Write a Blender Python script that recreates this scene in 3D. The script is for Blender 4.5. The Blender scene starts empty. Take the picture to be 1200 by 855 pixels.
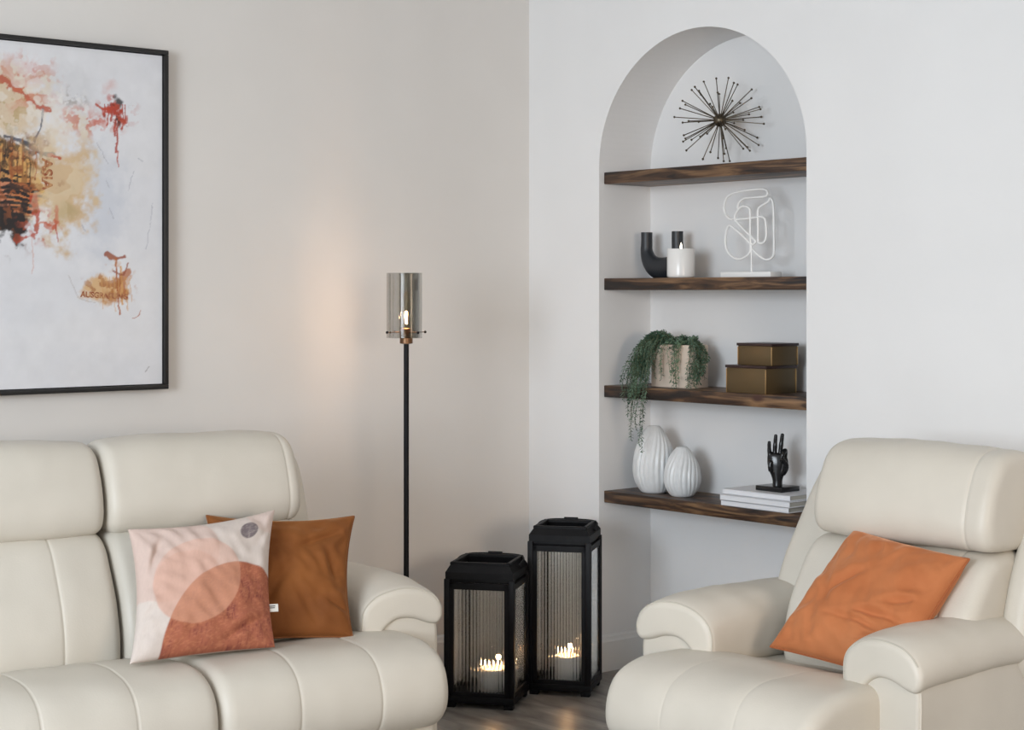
import bpy, bmesh, math, random
import numpy as np
from mathutils import Vector, Matrix, noise as mnoise

random.seed(7)
C = bpy.context.scene.collection
sc = bpy.context.scene

# ------------------------------------------------------------------ camera
cam_d = bpy.data.cameras.new('camera')
cam_d.sensor_width = 36.0
cam_d.lens = 60.97
cam_d.shift_y = -0.0704
cam_d.clip_start = 0.05
cam = bpy.data.objects.new('camera', cam_d)
C.objects.link(cam)
cam.location = (4.869, -4.260, 1.35)
cam.rotation_euler = (math.radians(90), 0, math.atan2(0.759, 0.651))
sc.camera = cam

# ------------------------------------------------------------------ world, lights, exposure
W = bpy.data.worlds.new('world'); sc.world = W
W.use_nodes = True
bg = W.node_tree.nodes['Background']
bg.inputs[0].default_value = (0.90, 0.95, 1.0, 1)
bg.inputs[1].default_value = 0.48

def area(name, loc, target, sx, sy, power, col):
    d = bpy.data.lights.new(name, 'AREA'); d.shape = 'RECTANGLE'
    d.size = sx; d.size_y = sy; d.energy = power; d.color = col
    o = bpy.data.objects.new(name, d); C.objects.link(o)
    o.location = loc
    o.rotation_euler = (Vector(target) - Vector(loc)).to_track_quat('-Z', 'Y').to_euler()
    return o
area('window_light', (3.3, -6.6, 1.75), (1.5, 0.0, 1.2), 2.0, 1.6, 225, (0.84, 0.92, 1.0))
sl = area('warm_fill_light', (6.4, -2.7, 1.5), (0.0, -0.45, 0.62), 1.3, 0.9, 13, (1.0, 0.80, 0.62))  # added warm fill for the lower left wall, stands for no known source
sl.data.spread = math.radians(75)
area('left_wall_fill_light', (6.4, -4.6, 2.1), (0.0, -1.6, 1.3), 1.6, 1.0, 12, (0.98, 0.97, 0.95))  # added fill brightening the left wall, no actual window on this side

vs = sc.view_settings
vs.view_transform = 'Standard'; vs.look = 'None'; vs.gamma = 1.0
vs.use_curve_mapping = False
vs.exposure = -0.12
sc.cycles.max_bounces = 12
sc.cycles.transparent_max_bounces = 24

# ------------------------------------------------------------------ materials
def mat(name, col, rough=0.5, metal=0.0, **kw):
    m = bpy.data.materials.new(name); m.use_nodes = True
    b = m.node_tree.nodes['Principled BSDF']
    b.inputs['Base Color'].default_value = (*col, 1)
    b.inputs['Roughness'].default_value = rough
    b.inputs['Metallic'].default_value = metal
    for k, v in kw.items():
        b.inputs[k.replace('_', ' ')].default_value = v
    return m

def nodes(m): return m.node_tree.nodes, m.node_tree.links, m.node_tree.nodes['Principled BSDF']

def add_noise(m, scale=20, detail=4, c1=None, c2=None, bump=0.1, dist=0.002, stretch=(1, 1, 1), coord='Object', lo=0.35, hi=0.65, bscale=None, rand=False):
    N, L, b = nodes(m)
    tc = N.new('ShaderNodeTexCoord'); mp = N.new('ShaderNodeMapping')
    mp.inputs['Scale'].default_value = stretch
    L.new(tc.outputs[coord], mp.inputs[0])
    if rand:
        oi = N.new('ShaderNodeObjectInfo'); mu = N.new('ShaderNodeMath'); mu.operation = 'MULTIPLY'
        mu.inputs[1].default_value = 37.0
        L.new(oi.outputs['Random'], mu.inputs[0]); L.new(mu.outputs[0], mp.inputs['Location'])
    n = N.new('ShaderNodeTexNoise'); n.inputs['Scale'].default_value = scale; n.inputs['Detail'].default_value = detail
    L.new(mp.outputs[0], n.inputs['Vector'])
    if c1 is not None:
        r = N.new('ShaderNodeValToRGB')
        r.color_ramp.elements[0].position = lo; r.color_ramp.elements[0].color = (*c1, 1)
        r.color_ramp.elements[1].position = hi; r.color_ramp.elements[1].color = (*c2, 1)
        L.new(n.outputs['Fac'], r.inputs[0]); L.new(r.outputs[0], b.inputs['Base Color'])
    if bump:
        src = n
        if bscale:
            src = N.new('ShaderNodeTexNoise'); src.inputs['Scale'].default_value = bscale; src.inputs['Detail'].default_value = 3
            L.new(mp.outputs[0], src.inputs['Vector'])
        bp = N.new('ShaderNodeBump'); bp.inputs['Strength'].default_value = bump; bp.inputs['Distance'].default_value = dist
        L.new(src.outputs['Fac'], bp.inputs['Height']); L.new(bp.outputs[0], b.inputs['Normal'])
    return m

def emis(name, col, s):
    m = bpy.data.materials.new(name); m.use_nodes = True
    b = m.node_tree.nodes['Principled BSDF']
    b.inputs['Base Color'].default_value = (0, 0, 0, 1)
    b.inputs['Emission Color'].default_value = (*col, 1)
    b.inputs['Emission Strength'].default_value = s
    return m

def thin_glass(name, tint, gloss=0.12, rough=0.02):
    m = bpy.data.materials.new(name); m.use_nodes = True
    N, L = m.node_tree.nodes, m.node_tree.links
    N.remove(N['Principled BSDF'])
    t = N.new('ShaderNodeBsdfTransparent'); t.inputs[0].default_value = (*tint, 1)
    g = N.new('ShaderNodeBsdfGlossy'); g.inputs['Roughness'].default_value = rough
    f = N.new('ShaderNodeLayerWeight'); f.inputs['Blend'].default_value = gloss
    mx = N.new('ShaderNodeMixShader')
    L.new(f.outputs['Facing'], mx.inputs[0]); L.new(t.outputs[0], mx.inputs[1]); L.new(g.outputs[0], mx.inputs[2])
    L.new(mx.outputs[0], N['Material Output'].inputs[0])
    return m

M = {}
M['wall'] = add_noise(mat('wall_paint_warm_bounce', (0.73, 0.715, 0.69), 0.85), 3, 2, (0.70, 0.675, 0.645), (0.72, 0.695, 0.665), 0.12, 0.002, bscale=60)  # left wall: warm bounce light tinted into the base colour
M['wall_r'] = add_noise(mat('wall_paint_white', (0.78, 0.775, 0.77), 0.85), 3, 2, (0.77, 0.765, 0.76), (0.79, 0.785, 0.78), 0.12, 0.002, bscale=60)
M['trim'] = mat('trim_paint', (0.74, 0.73, 0.71), 0.45)
M['ceil'] = mat('ceiling_paint', (0.8, 0.8, 0.79), 0.9)
M['leather'] = add_noise(mat('cream_leather', (0.60, 0.56, 0.485), 0.46), 5, 3, (0.595, 0.552, 0.478), (0.63, 0.585, 0.508), 0.22, 0.0012, bscale=210)
M['piping'] = mat('leather_piping', (0.52, 0.48, 0.41), 0.5)
M['stitch'] = mat('seam_thread', (0.66, 0.61, 0.53), 0.6)
M['darkbase'] = mat('black_glide', (0.02, 0.02, 0.02), 0.5)
M['black'] = add_noise(mat('black_metal', (0.004, 0.004, 0.005), 0.55), 40, 2, (0.003, 0.003, 0.004), (0.005, 0.005, 0.006), 0.1, 0.0005)
M['black'].node_tree.nodes['Principled BSDF'].inputs['Specular IOR Level'].default_value = 0.22
M['frame'] = mat('black_frame', (0.012, 0.011, 0.011), 0.4)
M['wax'] = mat('white_wax', (0.90, 0.89, 0.87), 0.5, Subsurface_Weight=0.15)
M['wax'].node_tree.nodes['Principled BSDF'].inputs['Subsurface Radius'].default_value = (0.02, 0.017, 0.014)
M['wick'] = mat('wick', (0.03, 0.02, 0.015), 0.9)
M['flame'] = emis('flame', (1.0, 0.62, 0.30), 8)
M['flame_small'] = emis('flame_small', (1.0, 0.86, 0.68), 6)
M['filament'] = emis('filament', (1.0, 0.60, 0.30), 160)
M['bulb'] = thin_glass('bulb_glass', (1.0, 0.95, 0.88), 0.08)
M['smoke'] = thin_glass('smoked_glass', (0.74, 0.735, 0.71), 0.28, 0.03)
M['bronze'] = mat('bronze_metal', (0.16, 0.09, 0.05), 0.35, 0.9)
M['fluted'] = mat('fluted_glass', (0.97, 0.975, 0.97), 0.04, 0, Transmission_Weight=1.0, IOR=1.45)
N, L, b = nodes(M['fluted'])
_t = N.new('ShaderNodeBsdfTransparent'); _t.inputs[0].default_value = (0.95, 0.96, 0.95, 1)
_m = N.new('ShaderNodeMixShader'); _lw = N.new('ShaderNodeLayerWeight'); _lw.inputs['Blend'].default_value = 0.5
_rp = N.new('ShaderNodeValToRGB'); _rp.color_ramp.elements[0].position = 0.03; _rp.color_ramp.elements[0].color = (.20, .20, .20, 1)
_rp.color_ramp.elements[1].position = 0.30; _rp.color_ramp.elements[1].color = (.95, .95, .95, 1)
L.new(_lw.outputs['Facing'], _rp.inputs[0]); L.new(_rp.outputs[0], _m.inputs[0])
L.new(_t.outputs[0], _m.inputs[1]); L.new(b.outputs[0], _m.inputs[2]); L.new(_m.outputs[0], N['Material Output'].inputs[0])
M['white_glaze'] = add_noise(mat('white_glaze', (0.74, 0.75, 0.75), 0.30), 14, 5, (0.70, 0.71, 0.71), (0.80, 0.81, 0.81), 0.25, 0.002)
M['jar'] = mat('white_jar', (0.80, 0.79, 0.77), 0.25)
M['navy'] = mat('matt_black_ceramic', (0.018, 0.021, 0.026), 0.42)
M['wire'] = mat('white_wire', (0.84, 0.84, 0.83), 0.4)
M['brass'] = mat('aged_brass', (0.10, 0.08, 0.055), 0.38, 0.75)
M['sculpt'] = mat('gloss_black', (0.010, 0.010, 0.011), 0.22)
M['book'] = mat('book_cover', (0.80, 0.80, 0.82), 0.5)
M['page'] = add_noise(mat('book_pages', (0.66, 0.62, 0.54), 0.8), 1, 2, (0.56, 0.53, 0.46), (0.70, 0.67, 0.60), 0.3, 0.0006, stretch=(1, 1, 900))
M['bookink'] = mat('cover_print', (0.45, 0.45, 0.48), 0.6)
M['boxbody'] = add_noise(mat('bronze_lacquer', (0.12, 0.08, 0.036), 0.40, 0.5), 4, 3, (0.105, 0.072, 0.032), (0.135, 0.090, 0.042), 0.04, 0.0005)
M['boxlid'] = mat('dark_lid', (0.035, 0.018, 0.018), 0.35, 0.3)
M['boxedge'] = mat('brass_edge', (0.55, 0.36, 0.17), 0.35, 0.9)
M['pot'] = add_noise(mat('blush_pot', (0.62, 0.50, 0.41), 0.6), 7, 3, (0.56, 0.44, 0.35), (0.70, 0.60, 0.50), 0.15, 0.001)
M['soil'] = mat('soil', (0.03, 0.02, 0.015), 0.95)
M['leaf'] = add_noise(mat('grey_green_leaf', (0.06, 0.12, 0.07), 0.5), 25, 2, (0.040, 0.095, 0.060), (0.19, 0.29, 0.20), 0, 0)
M['leaf_p'] = mat('pale_green_leaf', (0.17, 0.27, 0.16), 0.5)
M['stem'] = mat('plant_stem', (0.10, 0.12, 0.06), 0.6)
M['tag'] = mat('white_tag', (0.7, 0.68, 0.63), 0.7)
M['ink'] = mat('dark_ink', (0.05, 0.05, 0.055), 0.7)

def velvet(name, c1, c2, c3):
    m = mat(name, c1, 0.75)
    add_noise(m, 7, 5, c1, c2, 0.25, 0.001, lo=0.3, hi=0.72, bscale=350)
    N, L, b = nodes(m)
    b.inputs['Sheen Weight'].default_value = 0.7
    b.inputs['Sheen Roughness'].default_value = 0.35
    b.inputs['Sheen Tint'].default_value = (*c3, 1)
    b.inputs['Specular IOR Level'].default_value = 0.2
    return m
M['velvet_o'] = velvet('orange_velvet', (0.42, 0.135, 0.048), (0.52, 0.19, 0.075), (0.85, 0.52, 0.34))
M['velvet_b'] = velvet('ochre_velvet', (0.17, 0.055, 0.014), (0.27, 0.095, 0.024), (0.6, 0.33, 0.14))
M['velvet_bp'] = mat('ochre_piping', (0.22, 0.075, 0.018), 0.8)
M['velvet_op'] = mat('orange_piping', (0.34, 0.10, 0.03), 0.8)

def attr_mat(name, rough, bump, bscale, dist=0.001):
    m = mat(name, (1, 1, 1), rough)
    add_noise(m, bscale, 3, None, None, bump, dist)
    N, L, b = nodes(m)
    a = N.new('ShaderNodeVertexColor'); a.layer_name = 'paint'
    L.new(a.outputs[0], b.inputs['Base Color'])
    return m
M['canvas'] = attr_mat('painted_canvas', 0.6, 0.25, 60)
M['print'] = attr_mat('printed_linen', 0.85, 0.35, 420)

def wood():
    m = mat('dark_stained_wood', (0.1, 0.05, 0.03), 0.45)
    N, L, b = nodes(m)
    tc = N.new('ShaderNodeTexCoord'); mp = N.new('ShaderNodeMapping'); oi = N.new('ShaderNodeObjectInfo')
    ad = N.new('ShaderNodeVectorMath'); ad.operation = 'ADD'
    sca = N.new('ShaderNodeVectorMath'); sca.operation = 'SCALE'; sca.inputs['Scale'].default_value = 11.0
    cmb = N.new('ShaderNodeCombineXYZ')
    for i in range(3): L.new(oi.outputs['Random'], cmb.inputs[i])
    L.new(cmb.outputs[0], sca.inputs[0])
    L.new(tc.outputs['Object'], ad.inputs[0]); L.new(sca.outputs[0], ad.inputs[1])
    mp.inputs['Scale'].default_value = (1.6, 7, 17)
    L.new(ad.outputs[0], mp.inputs[0])
    n1 = N.new('ShaderNodeTexNoise'); n1.inputs['Scale'].default_value = 2.2; n1.inputs['Detail'].default_value = 6; n1.inputs['Distortion'].default_value = 1.2
    L.new(mp.outputs[0], n1.inputs['Vector'])
    r = N.new('ShaderNodeValToRGB'); e = r.color_ramp.elements
    e[0].position = 0.36; e[0].color = (0.010, 0.006, 0.005, 1)
    e[1].position = 0.66; e[1].color = (0.24, 0.135, 0.065, 1)
    k = e.new(0.49); k.color = (0.060, 0.029, 0.015, 1)
    L.new(n1.outputs['Fac'], r.inputs[0])
    # knots
    vo = N.new('ShaderNodeTexVoronoi'); vo.inputs['Scale'].default_value = 4.2
    mp2 = N.new('ShaderNodeMapping'); mp2.inputs['Scale'].default_value = (1.0, 2.0, 2.0)
    L.new(ad.outputs[0], mp2.inputs[0]); L.new(mp2.outputs[0], vo.inputs['Vector'])
    rk = N.new('ShaderNodeValToRGB'); rk.color_ramp.elements[0].position = 0.06; rk.color_ramp.elements[1].position = 0.15
    L.new(vo.outputs['Distance'], rk.inputs[0])
    mx = N.new('ShaderNodeMix'); mx.data_type = 'RGBA'
    L.new(rk.outputs[0], mx.inputs[0]); mx.inputs[6].default_value = (0.05, 0.016, 0.009, 1)
    L.new(r.outputs[0], mx.inputs[7])
    L.new(mx.outputs[2], b.inputs['Base Color'])
    bp = N.new('ShaderNodeBump'); bp.inputs['Strength'].default_value = 0.4; bp.inputs['Distance'].default_value = 0.002
    L.new(n1.outputs['Fac'], bp.inputs['Height']); L.new(bp.outputs[0], b.inputs['Normal'])
    return m
M['wood'] = wood()

def floor_mat():
    m = mat('grey_floor', (0.2, 0.19, 0.17), 0.38)
    N, L, b = nodes(m)
    tc = N.new('ShaderNodeTexCoord'); mp = N.new('ShaderNodeMapping')
    mp.inputs['Rotation'].default_value = (0, 0, math.radians(52)); mp.inputs['Scale'].default_value = (2.0, 9.0, 1)
    L.new(tc.outputs['Object'], mp.inputs[0])
    n = N.new('ShaderNodeTexNoise'); n.inputs['Scale'].default_value = 2.0; n.inputs['Detail'].default_value = 6; n.inputs['Distortion'].default_value = 0.8
    L.new(mp.outputs[0], n.inputs['Vector'])
    r = N.new('ShaderNodeValToRGB'); e = r.color_ramp.elements
    e[0].position = 0.28; e[0].color = (0.12, 0.11, 0.10, 1)
    e[1].position = 0.75; e[1].color = (0.42, 0.39, 0.36, 1)
    k = e.new(0.48); k.color = (0.24, 0.222, 0.20, 1)
    L.new(n.outputs['Fac'], r.inputs[0]); L.new(r.outputs[0], b.inputs['Base Color'])
    bp = N.new('ShaderNodeBump'); bp.inputs['Strength'].default_value = 0.15; bp.inputs['Distance'].default_value = 0.002
    L.new(n.outputs['Fac'], bp.inputs['Height']); L.new(bp.outputs[0], b.inputs['Normal'])
    return m
M['floor'] = floor_mat()

# ------------------------------------------------------------------ helpers
def link(name, me, m=None, parent=None, smooth=False):
    if m is not None:
        for mm in (m if isinstance(m, (list, tuple)) else [m]): me.materials.append(mm)
    if smooth:
        for p in me.polygons: p.use_smooth = True
    o = bpy.data.objects.new(name, me); C.objects.link(o)
    if parent is not None: o.parent = parent
    return o

def raw(name, V, F, m, parent=None, smooth=False):
    me = bpy.data.meshes.new(name); me.from_pydata([tuple(v) for v in V], [], F); me.update()
    bm = bmesh.new(); bm.from_mesh(me); bmesh.ops.recalc_face_normals(bm, faces=bm.faces); bm.to_mesh(me); bm.free()
    return link(name, me, m, parent, smooth)

def sharp(o, ang=35):
    me = o.data
    for p in me.polygons: p.use_smooth = True
    me.set_sharp_from_angle(angle=math.radians(ang))
    return o

def tag(o, label, cat, group=None):
    o['label'] = label; o['category'] = cat
    if group: o['group'] = group
    return o

def thing(name, label, cat, loc=(0, 0, 0), rotz=0.0, group=None):
    o = bpy.data.objects.new(name, None); C.objects.link(o)
    o.empty_display_size = 0.1
    o.location = loc; o.rotation_euler = (0, 0, rotz)
    return tag(o, label, cat, group)

def bm_box(bm, c, d, bev=0.0, seg=2, rot=None):
    r = bmesh.ops.create_cube(bm, size=1.0)
    vs_ = r['verts']
    for v in vs_:
        v.co = Vector((v.co.x * d[0], v.co.y * d[1], v.co.z * d[2]))
    if bev > 0:
        es = list({e for v in vs_ for e in v.link_edges})
        rr = bmesh.ops.bevel(bm, geom=es, offset=bev, segments=seg, profile=0.5, affect='EDGES')
        vs_ = list({v for f in rr['faces'] for v in f.verts} | {v for v in vs_ if v.is_valid})
    mt = Matrix.Translation(c) @ (rot.to_4x4() if rot is not None else Matrix.Identity(4))
    bmesh.ops.transform(bm, matrix=mt, verts=vs_)

def box(name, c, d, m, parent=None, bev=0.0, rot=None, seg=2):
    bm = bmesh.new(); bm_box(bm, c, d, bev, seg, rot)
    me = bpy.data.meshes.new(name); bm.to_mesh(me); bm.free()
    o = link(name, me, m, parent)
    if bev: sharp(o, 40)
    return o

def tube_vf(path, rad, seg=8, closed=False, flat=None):
    """vertices and faces of a round bar along a path; rad may be a list"""
    P = [Vector(p) for p in path]; n = len(P)
    R = rad if isinstance(rad, (list, tuple)) else [rad] * n
    V, F = [], []
    t0 = None; nrm = None
    for i in range(n):
        if closed: t = (P[(i + 1) % n] - P[i - 1]).normalized()
        else: t = (P[min(i + 1, n - 1)] - P[max(i - 1, 0)]).normalized()
        if nrm is None:
            a = Vector((0, 0, 1)) if abs(t.z) < 0.9 else Vector((1, 0, 0))
            nrm = (a - t * a.dot(t)).normalized()
        else:
            q = t0.rotation_difference(t); nrm = (q @ nrm); nrm = (nrm - t * nrm.dot(t)).normalized()
        bi = t.cross(nrm); t0 = t
        for k in range(seg):
            an = 2 * math.pi * k / seg
            V.append(P[i] + (nrm * math.cos(an) + bi * math.sin(an)) * R[i])
    for i in range(n if closed else n - 1):
        j = (i + 1) % n
        for k in range(seg):
            k2 = (k + 1) % seg
            F.append((i * seg + k, i * seg + k2, j * seg + k2, j * seg + k))
    if not closed:
        F.append(tuple(range(seg))); F.append(tuple((n - 1) * seg + k for k in range(seg))[::-1])
    return V, F

def tube(name, path, rad, m, parent=None, seg=8, closed=False):
    V, F = tube_vf(path, rad, seg, closed)
    return sharp(raw(name, V, F, m, parent), 50)

def lathe(name, prof, m, parent=None, seg=32, loc=(0, 0, 0), fn=None, smooth=True):
    V, F = [], []
    n = len(prof)
    for i, (r, z) in enumerate(prof):
        for k in range(seg):
            a = 2 * math.pi * k / seg
            rr = r * (fn(a, z) if fn else 1)
            V.append((loc[0] + rr * math.cos(a), loc[1] + rr * math.sin(a), loc[2] + z))
    for i in range(n - 1):
        for k in range(seg):
            k2 = (k + 1) % seg
            F.append((i * seg + k, i * seg + k2, (i + 1) * seg + k2, (i + 1) * seg + k))
    if prof[0][0] > 1e-5: F.append(tuple(range(seg))[::-1])
    if prof[-1][0] > 1e-5: F.append(tuple((n - 1) * seg + k for k in range(seg)))
    o = raw(name, V, F, m, parent)
    return sharp(o, 50) if smooth else o

def catmull(P, n_per=8, closed=True):
    out = []; n = len(P)
    rng = range(n) if closed else range(n - 1)
    for i in rng:
        if closed: p0, p1, p2, p3 = P[i - 1], P[i], P[(i + 1) % n], P[(i + 2) % n]
        else: p0, p1, p2, p3 = P[max(i - 1, 0)], P[i], P[i + 1], P[min(i + 2, n - 1)]
        for k in range(n_per):
            t = k / n_per
            out.append(tuple(0.5 * ((2 * b) + (-a + c) * t + (2 * a - 5 * b + 4 * c - d) * t * t + (-a + 3 * b - 3 * c + d) * t ** 3)
                             for a, b, c, d in zip(p0, p1, p2, p3)))
    if not closed: out.append(tuple(P[-1]))
    return out

def resample(P, m):
    """closed polyline to m evenly spaced points"""
    P = np.array(P); Q = np.vstack([P, P[:1]])
    d = np.r_[0, np.cumsum(np.linalg.norm(np.diff(Q, axis=0), axis=1))]
    t = np.linspace(0, d[-1], m, endpoint=False)
    return np.c_[np.interp(t, d, Q[:, 0]), np.interp(t, d, Q[:, 1])]

def uphol(name, prof, x0, x1, m, parent, rnd=0.035, seams=(), puff=0.012, axis='x', M_=84, wr=0.0035, shape=None, seed=0.0, cap=True, seam_d=0.0026, smoothing=6, step=0.012):
    """stuffed leather form: a closed side profile swept along one axis, its ends rounded, crowned in the middle and pinched at the seams.
    axis 'x': profile in (y,z); axis 'y': profile in (x,z)"""
    R = resample(catmull(prof, smoothing), M_)
    area_ = 0.5 * np.sum(R[:, 0] * np.roll(R[:, 1], -1) - np.roll(R[:, 0], -1) * R[:, 1])
    T = np.roll(R, -1, 0) - np.roll(R, 1, 0); T /= np.linalg.norm(T, axis=1)[:, None]
    Nn = np.c_[T[:, 1], -T[:, 0]] * (1 if area_ > 0 else -1)       # outward
    xs = []
    k = 7
    for i in range(k + 1): xs.append(x0 + rnd * (1 - math.cos(i / k * math.pi / 2)))
    mid = x1 - x0 - 2 * rnd; nm = max(4, int(mid / step))
    for i in range(1, nm): xs.append(x0 + rnd + mid * i / nm)
    for i in range(k, -1, -1): xs.append(x1 - rnd * (1 - math.cos(i / k * math.pi / 2)))
    for s in seams:
        for d in (-0.006, -0.003, 0, 0.003, 0.006): xs.append(s + d)
    xs = sorted(set(round(x, 5) for x in xs))
    V, F, seam_rings = [], [], []
    for x in xs:
        d = min(x - x0, x1 - x)
        ins = 0.0
        if d < rnd: u = 1 - d / rnd; ins = rnd * (1 - max(0, 1 - u ** 2.3) ** (1 / 2.3))
        t = 2 * (x - x0) / (x1 - x0) - 1
        out = puff * (1 - abs(t) ** 3)
        g = sum(seam_d * math.exp(-((x - s) / 0.0035) ** 2) + 0.0012 * math.exp(-((x - s) / 0.018) ** 2) for s in seams)
        for j in range(M_):
            a, b = R[j]; na, nb = Nn[j]
            w = mnoise.noise(Vector((x * 5 + seed, a * 5, b * 5))) * wr * 1.6 + mnoise.noise(Vector((x * 16 + seed, a * 13, b * 13))) * wr * 0.5
            off = out - ins - g + w
            a2, b2 = a + na * off, b + nb * off
            px, py, pz = (x, a2, b2) if axis == 'x' else (a2, x, b2)
            if shape: px, py, pz = shape(px, py, pz)
            V.append((px, py, pz))
    n = len(xs)
    for i in range(n - 1):
        for j in range(M_):
            j2 = (j + 1) % M_
            F.append((i * M_ + j, i * M_ + j2, (i + 1) * M_ + j2, (i + 1) * M_ + j))
    for b0 in (0, (n - 1) * M_):
        for j in range(M_ // 2 - 1):
            F.append((b0 + j, b0 + j + 1, b0 + M_ - 2 - j, b0 + M_ - 1 - j))
    o = raw(name, V, F, m, parent, True)
    ring = lambda xx: [V[min(range(n), key=lambda q: abs(xs[q] - xx)) * M_ + j] for j in range(M_)]
    return o, ring

# ------------------------------------------------------------------ setting
HZ = 2.75
NX0, NX1, ND = 0.379, 1.327, 0.26
NC, NA, NB, NS = 0.853, 0.474, 0.444, 1.796
def struct(o): o['kind'] = 'structure'; return o

arch = [(NX0, 0.0), (NX0, NS)] + [(NC - NA * math.cos(t), NS + NB * math.sin(t)) for t in [math.pi * i / 64 for i in range(1, 64)]] + [(NX1, NS), (NX1, 0.0)]
V, F = [], []
def quad(a, b, c, d):
    i = len(V); V.extend([a, b, c, d]); F.append((i, i + 1, i + 2, i + 3))
XR = 6.5
quad((0, 0, 0), (NX0, 0, 0), (NX0, 0, HZ), (0, 0, HZ))
quad((NX1, 0, 0), (XR, 0, 0), (XR, 0, HZ), (NX1, 0, HZ))
for (xa, za), (xb, zb) in zip(arch[1:-2], arch[2:-1]):
    quad((xa, 0, za), (xb, 0, zb), (xb, 0, HZ), (xa, 0, HZ))
me = bpy.data.meshes.new('wall_right'); me.from_pydata(V, [], F); me.update()
bm = bmesh.new(); bm.from_mesh(me); bmesh.ops.remove_doubles(bm, verts=bm.verts, dist=1e-5); bmesh.ops.recalc_face_normals(bm, faces=bm.faces); bm.to_mesh(me); bm.free()
struct(link('wall_right', me, M['wall_r']))
# niche: reveal and back
V, F = [], []
for (xa, za), (xb, zb) in zip(arch[:-1], arch[1:]):
    quad((xa, 0, za), (xb, 0, zb), (xb, ND, zb), (xa, ND, za))
i0 = len(V); V.extend([(x, ND, z) for x, z in arch]); F.append(tuple(range(i0, len(V))))
me = bpy.data.meshes.new('wall_niche'); me.from_pydata(V, [], F); me.update()
struct(link('wall_niche', me, M['wall_r']))
struct(box('wall_left', (-0.06, -3.25, HZ / 2), (0.12, 6.5, HZ), M['wall']))
struct(box('floor', (3.0, -3.0, -0.05), (7.4, 7.4, 0.1), M['floor']))
struct(box('ceiling', (3.0, -3.0, HZ + 0.05), (7.4, 7.4, 0.1), M['ceil']))

def skirting(name, a, b, nrm):
    """baseboard from a to b on the floor, its face turned to nrm"""
    a = Vector((*a, 0)); b = Vector((*b, 0)); nv = Vector((*nrm, 0))
    pr = [(0, 0), (0.016, 0), (0.016, 0.105), (0.012, 0.112), (0.010, 0.122), (0.004, 0.128), (0, 0.128)]
    V = [e + nv * d + Vector((0, 0, z)) for e in (a, b) for d, z in pr]
    n = len(pr)
    F = [(i, (i + 1) % n, n + (i + 1) % n, n + i) for i in range(n)] + [tuple(range(n)), tuple(range(n, 2 * n))]
    return struct(raw(name, V, F, M['trim']))
skirting('baseboard_left', (0, -6.5), (0, 0), (1, 0))
skirting('baseboard_right', (0.016, 0), (NX0, 0), (0, -1))
skirting('baseboard_far_right', (NX1, 0), (XR, 0), (0, -1))
skirting('baseboard_niche_left', (NX0, -0.0), (NX0, ND), (1, 0))
skirting('baseboard_niche_back', (NX0 + 0.016, ND), (NX1 - 0.016, ND), (0, -1))
skirting('baseboard_niche_right', (NX1, ND), (NX1, 0), (-1, 0))

# ------------------------------------------------------------------ niche shelves
SH = [1.780, 1.402, 1.020, 0.644]
for z, nm in zip(SH, ['topmost wooden shelf in the arched niche, under the spiky metal ornament',
                      'second wooden shelf from the top, carrying the white wire sculpture',
                      'third wooden shelf from the top, carrying the trailing plant and bronze boxes',
                      'lowest wooden shelf in the niche, carrying the egg-shaped vases and books']):
    bm = bmesh.new()
    bm_box(bm, (0, 0, 0), (NX1 - NX0 - 0.002, 0.236, 0.042), 0.0025, 2)
    me = bpy.data.meshes.new('shelf'); bm.to_mesh(me); bm.free()
    o = link('shelf', me, M['wood']); sharp(o, 40)
    o.location = ((NX0 + NX1) / 2, 0.141, z - 0.021)
    tag(o, nm + ', dark stained', 'shelf', 'dark wooden shelves in the niche')

# ------------------------------------------------------------------ leather seating
LE = M['leather']
def piping(ring, sel, parent, name='piping', r=0.0028, m=None):
    pts = [ring[i] for i in sel]
    return tube(name, pts, r, m or M['piping'], parent, 6)

SEAT = [(.60, .352), (.45, .374), (.30, .410), (.16, .420), (.07, .412), (.005, .378), (-.024, .315), (-.018, .25), (.03, .205), (.12, .195), (.40, .21), (.60, .24)]
sh = lambda P, dy, dz=0: [(a + dy, b + dz) for a, b in P]
BACK = [(.50, .325), (.400, .345), (.378, .42), (.400, .52), (.452, .61), (.500, .672), (.56, .698), (.66, .69), (.70, .55), (.66, .40), (.60, .33)]
HEAD = [(.562, .688), (.520, .700), (.502, .732), (.502, .775), (.520, .835), (.552, .895), (.60, .925), (.69, .928), (.76, .89), (.78, .80), (.75, .70), (.66, .685)]
WING = [(.60, .42), (.615, .56), (.645, .68), (.685, .79), (.735, .862), (.79, .872), (.83, .82), (.845, .70), (.845, .55), (.83, .42), (.76, .36), (.66, .36)]

def front_base(root, x0, x1):
    p = [(.60, .05), (.60, .25), (.10, .24), (.055, .215), (.04, .16), (.05, .08), (.07, .05)]
    o, _ = uphol('front_panel', p, x0, x1, LE, root, 0.02, (), 0.0, wr=0.002, step=0.03)
    return o

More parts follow.
